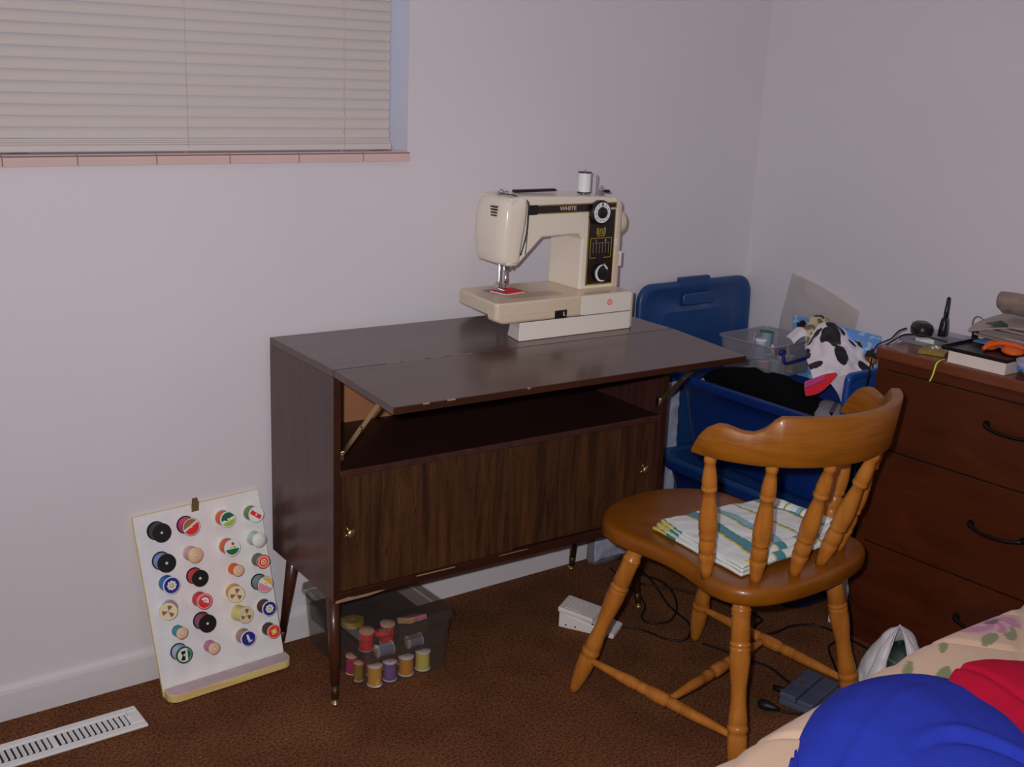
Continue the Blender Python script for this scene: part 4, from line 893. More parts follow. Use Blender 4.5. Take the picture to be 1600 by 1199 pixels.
# ================================================================ TOTES
m_tote = mat('tote_blue', rgb(10, 36, 92, 1.7), .34, spec=.5, var=.05, vscale=12)
m_tote2 = mat('tote_blue_lid', rgb(22, 52, 98, 1.8), .38, spec=.5, var=.06, vscale=9)
def tote(name, label, x0, y0, x1, y1, z0_, z1_, tap, rim=.014, lid=False, open_=True):
    t = thing(name, label, 'tote', ((x0+x1)/2, (y0+y1)/2, z0_))
    ox, oy = (x0+x1)/2, (y0+y1)/2; H = z1_-z0_
    def ring(z, g, r=.05): return [(x-ox, y-oy, z) for x, y in rrect(x0+g, y0+g, x1-g, y1-g, r, 6)]
    mb = MB(); g0 = rim
    R = [ring(.0, tap+g0+.014, .05), ring(.004, tap+g0+.005, .055), ring(.016, tap+g0, .06), ring(H*.45, g0+tap*.55, .055), ring(H*.70, g0+tap*.3, .055), ring(H-.026, g0+tap*.02, .05), ring(H-.026, .002, .05), ring(H-.022, 0, .05), ring(H-.004, 0, .05), ring(H, .004, .05)]
    if open_: R += [ring(H, g0-.002, .045), ring(H-.004, g0+.002, .045), ring(.02, tap+g0+.005, .05), ring(.012, tap+g0+.015, .045)]
    loft(mb, R); o = obj('tote_body', mb, m_tote, t); return t
TX0, TX1, TY0, TY1 = -.372, -.012, -.648, -.078
tote('storage_tote', 'lower closed blue plastic tote on the floor under another tote', TX0-.012, TY0+.02, TX1+.004, TY1+.004, 0.0005, .30, .045, .012, open_=False)
ld_ = thing('tote_lid', 'blue lid closed on the lower plastic tote beneath the open one', 'lid', ((TX0+TX1)/2, (TY0+TY1)/2, .3008))
mb = MB(); hx, hy = (TX1-TX0)/2+.012, (TY1-TY0)/2+.008
# keep clear of the walls
def lr(z, g, r=.05): return [(x, y, z) for x, y in rrect(-hx-.016+g, -hy+.0+g, hx-.012-g, hy-g, r, 6)]
loft(mb, [lr(0, .006), lr(.003, 0), lr(.014, 0), lr(.018, .004), lr(.018, .018), lr(.010, .024)]); obj('lid_panel', mb, m_tote2, ld_)
UT = tote('storage_tote', 'open blue plastic tote overflowing with fabric, beside the chair', TX0, TY0, TX1, TY1, .3118, .552, .028, .016)
mb = MB(); 
for y0_ in (-.20, -.06, .08): mb.box((-.161, y0_, .03), (-.1565, y0_+.07, .2))
# lid standing behind
lt = thing('tote_lid', 'blue tote lid standing upright behind the tote against the back wall', 'lid', (-.232, -.050, .0), (math.radians(-2.0), 0, 0))
def rr_(x0, z0_, x1, z1_, r): return rrect(x0, z0_, x1, z1_, r, 6)
mb = MB(); w2, h2 = .225, .792
def lring(y, g, r): return [(x, -y, z) for x, z in rr_(-w2+g, .002+g, w2-g, h2-g, r)][::-1]
rings = [lring(-.006, .0, .05), lring(.004, .0, .05), lring(.010, .004, .05), lring(.010, .018, .045), lring(.004, .028, .04), lring(.0035, .07, .035), lring(.010, .085, .03)]
loft(mb, rings); o = obj('lid_panel', mb, m_tote2, lt)
mb = MB(); P = rr_(-.062, .722, .062, .757, .012)
loft(mb, [[(x, -.003, z) for x, z in P][::-1], [(x, -.014, z) for x, z in P][::-1], [(x*.9, -.0155, .7395+(z-.7395)*.8) for x, z in P][::-1]]); obj('handle_boss', mb, m_tote2, lt)
mb = MB(); P = rr_(-.075, h2-.012, .045, h2+.012, .006); loft(mb, [[(x, -.011, z) for x, z in P][::-1], [(x, .004, z) for x, z in P][::-1]][::-1] if False else [[(x, .004, z) for x, z in P][::-1], [(x, -.011, z) for x, z in P][::-1]]); obj('handle_tab', mb, m_tote2, lt, bevel=.002)
lp2 = thing('tote_lid', 'blue plastic lid standing on edge inside the near end of the open tote', 'lid', (-.157, -.588, .345), (math.radians(1), 0, 0))
mb = MB(); rings = []
for y_, g, rr0 in ((.006, .003, .02), (.0, .0, .02), (-.008, .0, .02), (-.011, .004, .02), (-.011, .014, .015), (-.006, .02, .015)): rings.append([(x, y_, z) for x, z in rrect(-.108+g, .0+g, .108-g, .308-g, rr0, 5)])
loft(mb, rings); obj('lid_panel', mb, mat('tote_blue_bright', rgb(24, 62, 130, 1.7), .34), lp2)
# ---- contents of the open tote
m_blackcloth = mat('black_cloth', (.004, .0035, .0045, 1), .95, spec=.1, bump=.3, bscale=300)
bc = thing('black_cloth', 'black fabric heaped along the near side of the open blue tote', 'fabric', (0, 0, 0))
ctrl = []
ys = [-.12, -.2, -.28, -.36, -.43, -.50, -.55, -.570]
hz = [[.47, .52, .54, .53, .48], [.50, .575, .585, .57, .50], [.50, .585, .60, .58, .50], [.50, .575, .595, .575, .5], [.50, .565, .58, .56, .5], [.49, .545, .55, .53, .48], [.48, .525, .535, .515, .48], [.46, .48, .49, .48, .46]]
for i, y in enumerate(ys):
    xs = (-.332, -.318, -.255, -.185, -.135); ctrl.append([(x+(.0 if i % 2 else .006), y, z) for x, z in zip(xs, hz[i])])
cloth('cloth_heap', ctrl, 110, 60, m_blackcloth, .010, 13, 2, .003, parent=bc)
gr_ = thing('grey_pouch', 'light grey plastic pouch tucked inside the near end of the tote', 'pouch', (-.235, -.535, .500), (.2, -.1, .5))
mb = MB(); loft(mb, [[(x, y, z) for x, y in rrect(-r*1.25, -r*.8, r*1.25, r*.8, .03, 5)] for z, r in ((.0, .042), (.015, .052), (.034, .052), (.044, .044), (.048, .03))]); obj('pouch_body', mb, mat('pouch_grey', rgb(112, 108, 118, 1.5), .35), gr_)
fL = thing('clear_bag', 'crumpled clear plastic packaging at the back left of the open tote', 'bag', (0, 0, 0))
ctrl = [[(x, y, .50+.065*math.sin(PI*(i+.5)/5)*math.sin(PI*(j+.5)/6)+random.uniform(-.006, .006)) for j, y in enumerate(np.linspace(-.10, -.30, 6))] for i, x in enumerate(np.linspace(-.345, -.17, 5))]
cloth('film', ctrl, 60, 60, mat('film_grey', rgb(140, 132, 142, 1.5), .3, bump=.5, bscale=40), .010, 18, 8, .001, parent=fL)
# clear box with blue handle, filled
m_cb = clear('clear_bin_plastic', (.88, .88, .92), .10, .15, milky=.22, mcol=(.62, .6, .66))
BXL = thing('clear_bin', 'small clear plastic bin with a dark blue handle inside the open tote', 'storage bin', (-.155, -.245, .567), (0, 0, math.radians(3)))
mb = MB(); shell(mb, -.105, -.088, .102, .095, 0, .094, .010, .002, .018); obj('bin_body', mb, m_cb, BXL)
mb = MB(); n1 = [(x, y, .0945) for x, y in rrect(-.108, -.091, .105, .098, .02, 5)]; mb.tube(n1, .003, 6, closed=True); obj('bin_rim', mb, m_cb, BXL)
m_bh = mat('handle_blue', rgb(30, 34, 110, 1.5), .4)
mb = MB(); mb.tube(smooth_path([(-.060, -.0925, .080), (-.058, -.096, .066), (-.052, -.099, .048), (-.01, -.103, .050), (.05, -.101, .053), (.068, -.097, .062), (.080, -.0925, .083)], 5), .0048, 8)
mb.lathe([(0, .010), (.008, .009)], (-.060, -.089, .078), (-.060, -1, .078), 16).lathe([(0, .010), (.008, .009)], (.080, -.089, .082), (.080, -1, .082), 16); obj('handle', mb, m_bh, BXL, label='dark blue bail handle')
obj('sewing_notions', cl_ := MB(), cm('cream'), BXL) if False else None
G2 = 'notions in the clear bin'
def w_of(x, y, z): return Vector(BXL.location)+Vector((x, y, z))
spool('silver thread cone with white flared top in the clear bin', w_of(-.07, -.03, .052), (.05, -.05, 0), .017, .05, 'white', 'pale', None, G2)
spool('dark grey green thread spool standing highest in the clear bin', w_of(-.028, -.01, .058), (0, .04, 0), .019, .058, 'green', 'greyteal', None, G2)
for x, y, z, r, L_, th, rot, lab in [(-.03, -.058, .0035, .016, .04, 'mint', (0, 0, 0), 'mint thread spool at the bottom of the clear bin'), (.0, -.05, .0035, .016, .045, 'rose', (0, 0, 0), 'rose thread spool at the bottom of the clear bin'), (-.07, -.045, .0035, .017, .042, 'rpink', (0, 0, 0), 'pink thread spool at the bottom corner of the clear bin'), (.035, -.05, .0035, .015, .045, 'lime', (0, 0, 0), 'lime thread spool at the bottom of the clear bin'), (.03, .0, .045, .018, .04, 'brown', (1.3, 0, .5), 'brown thread spool lying across the clear bin'), (-.0, .035, .04, .018, .045, 'cream', (1.4, 0, 1.2), 'cream thread spool lying at the back of the clear bin')]:
    spool(lab, w_of(x, y, z), rot, r, L_, 'white', th, None, G2)
sc_ = thing('white_scoop', 'curled white paper strip in the clear bin behind the spools', 'paper', w_of(-.05, .015, .045), (0, .1, .6))
obj('strip', MB().hexa([(-.012, -.001, 0), (.012, -.001, 0), (.012, .0, 0), (-.012, .0, 0), (-.010, -.004, .055), (.006, -.004, .062), (.006, -.003, .062), (-.010, -.003, .055)]), cm('white'), sc_, bevel=.0003)
# cow print cloth
BLOB = [(.48, .90, .15, .11), (.40, .62, .20, .17), (.50, .36, .11, .17), (.14, .82, .13, .06), (.86, .42, .11, .11), (.08, .30, .12, .06), (.70, .80, .05, .05), (.98, .55, .06, .08), (.0, .62, .05, .14)]
def cow(u, v, p):
    for a, b, ra, rb_ in BLOB:
        d = ((u-a)/ra)**2+((v-b)/rb_)**2
        if d < 1+.7*noise.noise(Vector((u*7, v*7, a*9))): return (.012, .011, .014, 1)
    return rgb(205, 196, 205, 1.5)
m_cow = mat('cow_print_cloth', (.8, .8, .8, 1), .85, vcol=True, sheen=.2)
cw = thing('cow_print_cloth', 'white cloth with black cow patches bunched beside the clear bin', 'fabric', (0, 0, 0))
ctrl = [[(-.125, -.352, .655), (-.10, -.358, .712), (-.075, -.375, .735), (-.055, -.41, .715), (-.04, -.46, .675), (-.028, -.49, .63)],
        [(-.155, -.372, .650), (-.125, -.385, .700), (-.095, -.40, .722), (-.07, -.435, .70), (-.055, -.48, .66), (-.033, -.51, .62)],
        [(-.175, -.40, .632), (-.145, -.415, .672), (-.12, -.43, .69), (-.095, -.46, .672), (-.075, -.495, .635), (-.045, -.525, .60)],
        [(-.205, -.435, .615), (-.17, -.45, .638), (-.145, -.465, .648), (-.12, -.485, .637), (-.09, -.51, .608), (-.06, -.53, .58)],
        [(-.22, -.465, .59), (-.19, -.48, .60), (-.165, -.49, .603), (-.14, -.505, .60), (-.11, -.525, .585), (-.08, -.54, .56)]]
ctrl = [[c[j] for j in range(6)] for c in ctrl]
cloth('cloth_bunch', ctrl, 110, 110, m_cow, .015, 18, 6, .002, lambda u, v, p: cow(v, 1-u, p), cw)
cz = thing('camouflage_cloth', 'small tan and black patterned cloth tucked beside the cow print', 'fabric', (0, 0, 0))
def zeb(u, v, p): q = noise.noise(Vector(p)*45); return (.02, .018, .02, 1) if q > .12 else (rgb(170, 158, 130, 1.5) if q > -.15 else rgb(100, 90, 70, 1.4))
ctrl = [[(-.05, -.45, .66), (-.03, -.50, .645), (-.028, -.55, .61), (-.03, -.57, .575)], [(-.07, -.46, .64), (-.05, -.51, .625), (-.045, -.555, .59), (-.045, -.575, .56)], [(-.08, -.46, .58), (-.065, -.51, .57), (-.055, -.55, .555), (-.05, -.57, .54)]]
cloth('cloth_bunch', ctrl, 50, 60, m_cow, .010, 22, 7, .002, zeb, cz)
cz2 = thing('camouflage_cloth', 'tan and black patterned cloth peeking out above the cow print', 'fabric', (0, 0, 0))
ctrl = [[(-.13, -.335, .69), (-.105, -.335, .728), (-.075, -.345, .742), (-.055, -.36, .72)], [(-.135, -.35, .68), (-.11, -.35, .722), (-.08, -.36, .735), (-.06, -.375, .71)], [(-.13, -.36, .65), (-.105, -.36, .68), (-.08, -.37, .69), (-.06, -.38, .67)]]
cloth('cloth_bunch', ctrl, 40, 40, m_cow, .006, 25, 9, .002, zeb, cz2)
wc = thing('white_cloth', 'small white cloth draped at the left of the cow print cloth', 'fabric', (0, 0, 0))
ctrl = [[(-.150, -.300, .672), (-.122, -.31, .708), (-.095, -.325, .69), (-.085, -.33, .67)], [(-.168, -.330, .675), (-.135, -.335, .712), (-.105, -.348, .695), (-.09, -.355, .67)], [(-.178, -.348, .668), (-.142, -.352, .69), (-.11, -.362, .68), (-.095, -.37, .66)]]
cloth('cloth_drape', ctrl, 40, 40, m_cow, .006, 20, 3, .002, lambda u, v, p: rgb(205, 200, 215, 1.5), wc)
wp = thing('white_paper_bag', 'white paper packet hanging over the edge below the cow print cloth', 'packet', (0, 0, 0))
ctrl = [[(-.215, -.505, .605), (-.17, -.515, .618), (-.115, -.52, .622)], [(-.218, -.53, .590), (-.175, -.535, .60), (-.13, -.54, .60)], [(-.20, -.54, .56), (-.165, -.548, .565), (-.14, -.55, .575)], [(-.19, -.545, .53), (-.16, -.55, .53), (-.135, -.555, .54)]]
cloth('packet_sheet', ctrl, 30, 30, mat('paper_greywhite', rgb(180, 172, 182, 1.5), .6), .004, 18, 5, .0015, parent=wp)
rdc = thing('red_cloth', 'folded red and pink cloth wedge on top of the black fabric', 'fabric', (0, 0, 0))
def redpink(u, v, p): return rgb(190, 60, 130, 1.5) if v > .62 and u < .6 else ((.05, .01, .02, 1) if v > .56 and u < .6 else rgb(205, 26, 40, 1.6))
ctrl = [[(-.300, -.505, .576), (-.302, -.500, .592), (-.296, -.495, .612)], [(-.262, -.515, .578), (-.262, -.505, .60), (-.255, -.495, .618)], [(-.225, -.515, .598), (-.225, -.505, .61), (-.222, -.495, .622)], [(-.182, -.505, .616), (-.182, -.502, .618), (-.182, -.498, .621)]]
cloth('cloth_fold', ctrl, 40, 30, m_cow, .002, 20, 4, .005, redpink, rdc)
# blue patterned panel against the wall
def bears(u, v, p):
    for k, (a, b) in enumerate(((.92, .38), (.76, .30), (.30, .22), (.12, .18), (.55, .25), (.04, .55), (.6, .7), (.85, .8))):
        d = math.hypot((u-a)*1.75, (v-b))
        if d < .13+.04*noise.noise(Vector((u*20, v*20, k))):
            if math.hypot((u-a-.008)*1.75, v-b-.03) < .05: return rgb(190, 130, 70, 1.4)
            return rgb(40, 24, 20, 1.4) if v < b else rgb(110, 66, 30, 1.4)
    return rgb(96, 140, 200, 1.5) if noise.noise(Vector((u*14, v*14, 0))) < .3 else rgb(150, 185, 225, 1.4)
gb = thing('blue_gift_bag', 'blue printed panel with brown spots leaning on the right wall', 'gift bag', (0, 0, 0))
ctrl = [[(-.05+.004*i, y, zt-.022*0-(.17)*i/3) for y, zt in ((-.235, .712), (-.33, .712), (-.43, .712), (-.53, .712))] for i in range(4)]
cloth('bag_panel', ctrl, 90, 130, mat('gift_print', (.8, .8, .8, 1), .5, vcol=True), .002, 9, 2, .003, lambda u, v, p: bears(v, u, p), gb)
# large clear bag leaning at the wall
pb_ = thing('clear_pattern_bag', 'large clear plastic bag with white paper inside leaning on the right wall', 'bag', (0, 0, 0))
ctrl = [[(-.022, -.165, .60), (-.022, -.21, .60), (-.022, -.32, .60), (-.022, -.42, .60)], [(-.026, -.165, .67), (-.03, -.21, .69), (-.028, -.32, .68), (-.026, -.422, .67)], [(-.026, -.178, .74), (-.03, -.22, .76), (-.028, -.32, .75), (-.024, -.427, .72)], [(-.024, -.195, .825), (-.024, -.24, .816), (-.022, -.33, .795), (-.018, -.43, .757)]]
cloth('bag_film', ctrl, 60, 60, clear('pattern_bag_film', (.97, .95, .95), .12, .2, milky=.42, mcol=(.86, .80, .78)), .003, 12, 11, .0008, parent=pb_)
ctrl = [[(-.014, -.215, .60), (-.014, -.32, .60), (-.014, -.40, .60)], [(-.015, -.218, .70), (-.016, -.32, .70), (-.014, -.405, .70)], [(-.014, -.222, .792), (-.014, -.32, .778), (-.013, -.408, .74)]]
cloth('paper_sheet', ctrl, 20, 20, mat('bag_paper', (.86, .82, .86, 1), .6), .001, 12, 12, .001, parent=pb_)
# ================================================================ DRESSER
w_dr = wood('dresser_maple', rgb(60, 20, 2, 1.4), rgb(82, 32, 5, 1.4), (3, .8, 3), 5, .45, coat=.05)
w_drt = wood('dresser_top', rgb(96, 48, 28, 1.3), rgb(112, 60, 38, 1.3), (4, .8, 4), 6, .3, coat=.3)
dyaw = .0337
dr = thing('dresser', 'reddish brown wooden dresser with three drawers and black bow handles', 'dresser', (-.2997, -.7059, 0), (0, 0, dyaw))
# local: x depth (+x to the wall), y = -u (towards the camera), z
DW, DH, DD = .72, .7506, .262
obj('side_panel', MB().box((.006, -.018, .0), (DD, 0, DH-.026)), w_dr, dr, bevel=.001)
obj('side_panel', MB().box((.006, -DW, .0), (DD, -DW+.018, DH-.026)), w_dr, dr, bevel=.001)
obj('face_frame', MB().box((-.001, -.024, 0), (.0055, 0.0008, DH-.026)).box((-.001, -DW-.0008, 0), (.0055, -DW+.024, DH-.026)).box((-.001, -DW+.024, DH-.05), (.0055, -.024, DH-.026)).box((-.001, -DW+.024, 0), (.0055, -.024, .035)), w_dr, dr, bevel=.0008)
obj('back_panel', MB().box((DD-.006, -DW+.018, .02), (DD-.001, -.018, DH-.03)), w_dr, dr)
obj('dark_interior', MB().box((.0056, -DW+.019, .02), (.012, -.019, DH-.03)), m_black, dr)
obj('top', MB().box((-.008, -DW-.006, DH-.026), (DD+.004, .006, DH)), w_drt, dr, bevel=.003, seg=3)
m_hdl = mat('handle_black_iron', (.01, .008, .008, 1), .35, metal=.4)
for a, b, hz_ in ((.5085, DH-.053, .633), (.2665, .5045, .397), (.038, .2625, .164)):
    d = obj('drawer_front', MB().box((-.004, -DW+.026, a), (.0052, -.026, b)), w_dr, dr, bevel=.0015)
    yc = -.355; mb = MB()
    P = [(-.004, yc+.062, hz_+.004), (-.014, yc+.060, hz_+.003), (-.021, yc+.045, hz_-.001), (-.026, yc+.02, hz_-.004), (-.026, yc-.02, hz_-.004), (-.021, yc-.045, hz_-.001), (-.014, yc-.060, hz_+.003), (-.004, yc-.062, hz_+.004)]
    mb.tube(smooth_path(P, 5), [.006]*8+[.0045]*20+[.006]*8, 8)
    for s_ in (1, -1): mb.lathe([(0, .0085), (.003, .008)], (-.0042, yc+s_*.062, hz_+.004), (-1, yc+s_*.062, hz_+.004), 14)
    obj('handle', mb, m_hdl, d, label='black bow handle')
# ---- items on the dresser (world coordinates)
ZT = .7512
ad = thing('charger', 'rounded black charger base with a cord at the left of the dresser top', 'charger', (-.150, -.712, ZT+.013), (0, 0, math.radians(55)))
mb = MB(); loft(mb, [[(x, y, z) for x, y in rrect(-r*1.35, -r, r*1.35, r, r*.9, 6)] for z, r in ((.0, .018), (.004, .0225), (.018, .0235), (.028, .020), (.033, .013))]); obj('charger_body', mb, m_blk, ad)
rd = thing('handheld_radio', 'slim black handheld device with tall pointed antenna on the dresser', 'radio', (-.105, -.742, ZT), (0, 0, .3))
mb = MB(); loft(mb, [[(x, y, z) for x, y in rrect(-r, -r*.6, r, r*.6, r*.4, 4)] for z, r in ((.013, .0165), (.03, .0155), (.05, .013), (.058, .010))])
mb.lathe([(0, .005), (.01, .006), (.05, .0045), (.053, .002)], (.003, 0, .056), (.010, .0, .12), 10); mb.tube([(-.016, 0, .04), (.003, 0, .075)], .0025, 6); obj('radio_body', mb, m_blk, rd)
jk = thing('cable_connector', 'small black connector with curled cable behind the papers', 'connector', (-.060, -.80, ZT), (0, 0, 0))
mb = MB(); mb.lathe([(0, .008), (.022, .008), (.026, .005)], (0, 0, .013), (0, 0, 1), 12); mb.tube(smooth_path([(0, 0, .036), (.002, -.003, .05), (.004, -.014, .054), (.004, -.022, .047)], 5), .003, 6); obj('connector_body', mb, m_blk, jk)
mb = MB(); mb.tube(smooth_path([(-.055, -.785, ZT+.045), (-.056, -.79, ZT+.062), (-.058, -.803, ZT+.068), (-.06, -.82, ZT+.060), (-.06, -.835, ZT+.048)], 5), .0014, 6)
o = obj('curled_wire', mb, mat('wire_grey', rgb(90, 90, 100, 1.4), .5)); tag(o, 'thin grey wire loop arching above the black connector', 'wire')
tr_ = thing('clear_tray', 'flat clear plastic tray lying under the papers on the dresser', 'tray', (-.120, -.79, ZT), (0, 0, math.radians(4)))
mb = MB(); shell(mb, -.085, -.12, .085, .11, 0, .011, .004, .0015, .01); obj('tray_body', mb, clear('tray_plastic', (.8, .8, .86), .12, .15, milky=.4, mcol=(.55, .55, .62)), tr_)
cord('thin_cable', [(-.160, -.675, ZT+.024), (-.185, -.672, ZT+.018), (-.205, -.672, ZT+.006), (-.225, -.678, ZT+.003), (-.27, -.69, ZT+.003), (-.305, -.7, ZT+.002), (-.318, -.701, ZT-.015), (-.318, -.696, ZT-.06), (-.316, -.69, ZT-.12), (-.314, -.689, .50), (-.312, -.688, .30), (-.312, -.6885, .252)], .0021, 'grey black cord running from the charger over the dresser left edge')
cord('thin_cable', [(-.285, -.712, ZT+.003), (-.25, -.71, ZT+.012), (-.225, -.715, ZT+.022), (-.20, -.735, ZT+.024), (-.19, -.76, ZT+.022), (-.175, -.80, ZT+.017)], .002, 'thin black cord arching over the white block on the dresser')
wbk = thing('white_block', 'small white plastic block near the front left of the dresser top', 'adapter', (-.178, -.742, ZT), (0, 0, math.radians(-30)))
obj('block_body', MB().box((-.018, -.014, .0), (.018, .014, .013)), cm('white'), wbk, bevel=.002)
gd = thing('gold_packet', 'gold square packet with sparkling crystals on the dresser edge', 'packet', (-.238, -.812, ZT), (0, 0, math.radians(20)))
obj('packet_body', MB().box((-.034, -.03, .0), (.034, .03, .010)), mat('packet_gold', rgb(120, 100, 40, 1.8), .4, metal=.2, var=.25, vscale=120), gd, bevel=.001)
mb = MB()
for k in range(16):
    a_, r_ = random.uniform(0, 6.28), random.uniform(0, .016); p = Vector((.008+r_*math.cos(a_), -.002+r_*math.sin(a_), .0115)); s_ = random.uniform(.0012, .0022)
    mb.hexa([p+Vector(q)*s_ for q in ((-1, -1, -.6), (1, -1, -.6), (1, 1, -.6), (-1, 1, -.6), (-.3, -.5, .9), (.5, -.3, .9), (.3, .5, .9), (-.5, .3, .9))])
obj('crystals', mb, mat('crystal_glass', (.55, .55, .6, 1), .12, spec=.8), gd, kind='stuff')
tp = thing('measuring_tape', 'yellow and green measuring tape hanging over the dresser front edge', 'tape measure', (0, 0, 0))
def tapec(u, v, p): return rgb(225, 200, 40, 1.5) if v > .45 else rgb(20, 60, 50, 1.5)
ctrl = [[(-.285, -.864, ZT+.003), (-.285, -.871, ZT+.003)], [(-.306, -.864, ZT+.004), (-.306, -.871, ZT+.004)], [(-.3205, -.865, ZT-.004), (-.3205, -.872, ZT-.004)], [(-.3225, -.865, ZT-.02), (-.3225, -.872, ZT-.02)], [(-.324, -.863, ZT-.036), (-.324, -.869, ZT-.036)], [(-.327, -.862, ZT-.044), (-.328, -.867, ZT-.045)]]
cloth('tape_strip', ctrl, 50, 8, mat('tape_print', (.8, .8, .8, 1), .5, vcol=True), 0, 1, 0, .0008, tapec, tp)
wbx = thing('white_box', 'white box with a black tray lid at the front of the dresser top', 'box', (-.212, -.945, ZT), (0, 0, math.radians(2)))
obj('box_body', MB().box((-.078, -.07, 0), (.07, .068, .027)), mat('box_white', rgb(190, 178, 172, 1.7), .5, var=.05, vscale=30), wbx, bevel=.001)
mb = MB(); shell(mb, -.080, -.072, .072, .088, .0275, .036, .001, .002, .004); obj('black_tray', mb, m_blk, wbx)
oc = thing('orange_clip_heap', 'bright orange folded gloves lying in the black tray on the dresser', 'gloves', (-.205, -.955, ZT+.031), (0, 0, .2))
m_or = mat('orange_rubber', rgb(225, 80, 15, 1.7), .45)
mb = MB(); loft(mb, [[(x*1.7, y*.7, z) for x, y in rrect(-r, -r, r, r, r*.95, 5)] for z, r in ((.0, .014), (.004, .02), (.010, .021), (.016, .015), (.018, .006))]); obj('orange_lobe', mb, m_or, oc).location = (.015, .025, 0)
mb = MB(); loft(mb, [[(x*1.4, y, z) for x, y in rrect(-r, -r, r, r, r*.95, 5)] for z, r in ((.0, .018), (.004, .024), (.009, .024), (.014, .016), (.016, .006))]); o = obj('orange_lobe', mb, m_or, oc); o.location = (-.0, -.025, 0); o.rotation_euler = (0, .0, .5)
mb = MB(); mb.tube(smooth_path([(-.03, .03, .006), (0, .01, .017), (.02, -.02, .016), (.03, -.045, .008)], 5), .005, 8); obj('orange_strap', mb, m_or, oc)
# papers
m_pap = mat('paper_stack_ivory', rgb(146, 132, 128, 1.6), .7, var=.10, vscale=20); m_pap2 = mat('paper_stack_grey', rgb(112, 102, 100, 1.5), .7); m_pap3 = mat('paper_blue', rgb(70, 95, 130, 1.6), .6)
G3 = 'papers piled on the dresser'
def sheaf(label, z, yaw, m_, w=.20, h=.13, t_=.008, droop=0., cx=-.105, cy=-.985, pit=0):
    t = thing('envelope_stack', label, 'papers', (cx, cy, z), (pit, 0, yaw), G3)
    n_ = max(1, int(t_/.0035)); st_ = t_/n_
    for k in range(n_):
        T = Matrix.Translation((random.uniform(-.006, .006), random.uniform(-.012, .012), k*st_)) @ Matrix.Rotation(random.uniform(-.06, .06), 4, 'Z')
        obj('envelope', MB().box((-h/2, -w/2, 0), (h/2, w/2, st_-.0004), T), m_ if k % 3 != 1 else m_pap2, t, bevel=.0004)
    return t
sheaf('blue paper at the bottom of the dresser paper pile', ZT+.0375, .05, m_pap3, .24, .15, .004, cx=-.125, cy=-1.00)
sheaf('thick ivory envelopes in the middle of the dresser paper pile', ZT+.042, -.12, m_pap, .24, .13, .014, cx=-.10)
sheaf('grey envelopes with dark edge above the ivory ones', ZT+.0565, .15, m_pap2, .22, .12, .010, cx=-.095, cy=-.99)
sheaf('ivory letters near the top of the dresser paper pile', ZT+.067, -.06, m_pap, .23, .12, .010, cx=-.09, cy=-1.0)
mb = MB(); mb.box((-.165, -1.09, ZT+.0775), (-.04, -.885, ZT+.0795)); o = obj('dark_folder', mb, mat('folder_green', rgb(40, 70, 60, 1.4), .5)); tag(o, 'thin dark green folder between the papers on the dresser', 'folder')
lf = thing('leaning_envelope', 'ivory envelope flopping over the left side of the paper pile', 'envelope', (0, 0, 0))
ctrl = [[(-.16, -.84, ZT+.052), (-.10, -.82, ZT+.058), (-.05, -.815, ZT+.062)], [(-.165, -.872, ZT+.058), (-.10, -.868, ZT+.078), (-.05, -.865, ZT+.090)], [(-.165, -.93, ZT+.080), (-.10, -.93, ZT+.083), (-.05, -.93, ZT+.090)], [(-.165, -1.0, ZT+.083), (-.10, -1.0, ZT+.084), (-.05, -1.0, ZT+.090)]]
cloth('envelope_sheet', ctrl, 40, 30, m_pap, .001, 12, 3, .004, parent=lf)
rl = thing('rolled_plastic', 'rolled clear plastic sleeve on top of the dresser papers', 'roll', (0, 0, 0))
mb = MB(); P = smooth_path([(-.095, -.878, ZT+.120), (-.095, -.92, ZT+.122), (-.095, -1.0, ZT+.120), (-.095, -1.1, ZT+.118)], 6); mb.tube(P, [.012]+[.0245]*(len(P)-1), 14)
obj('roll_body', mb, mat('roll_grey', rgb(112, 100, 96, 1.6), .25, var=.3, vscale=35, coat=.4), rl)
mb = MB(); mb.tube([Vector(p)+Vector((-.004, .002, .006)) for p in P], .0215, 12); obj('inner_layer', mb, mat('roll_tan', rgb(125, 108, 98, 1.5), .35, var=.2, vscale=30), rl)
bw_ = thing('ceramic_bowl', 'pale bowl with blue rim mark at the right edge of the dresser', 'bowl', (-.235, -1.075, ZT))
mb = MB(); mb.lathe([(0, .025), (.004, .03), (.012, .045), (.026, .055), (.036, .057), (.036, .0535), (.026, .051), (.012, .041), (.007, .02), (.007, 0)], n=32, cap=False); obj('bowl_body', mb, mat('bowl_glaze', rgb(150, 150, 175, 1.6), .25), bw_)
mb = MB(); mb.lathe([(0, .0535), (.0085, .0573)], (0, 0, .021), (0, 0, 1), 32, cap=False); obj('bowl_band', mb, mat('bowl_blue', rgb(25, 90, 150, 1.6), .3), bw_) if False else None
o = obj('blue_mark', MB().lathe([(0, .007), (.0035, .006)], (-.0445, .030, .022), (-.09, .06, .028), 12), mat('bowl_blue', rgb(20, 110, 190, 1.7), .3), bw_)
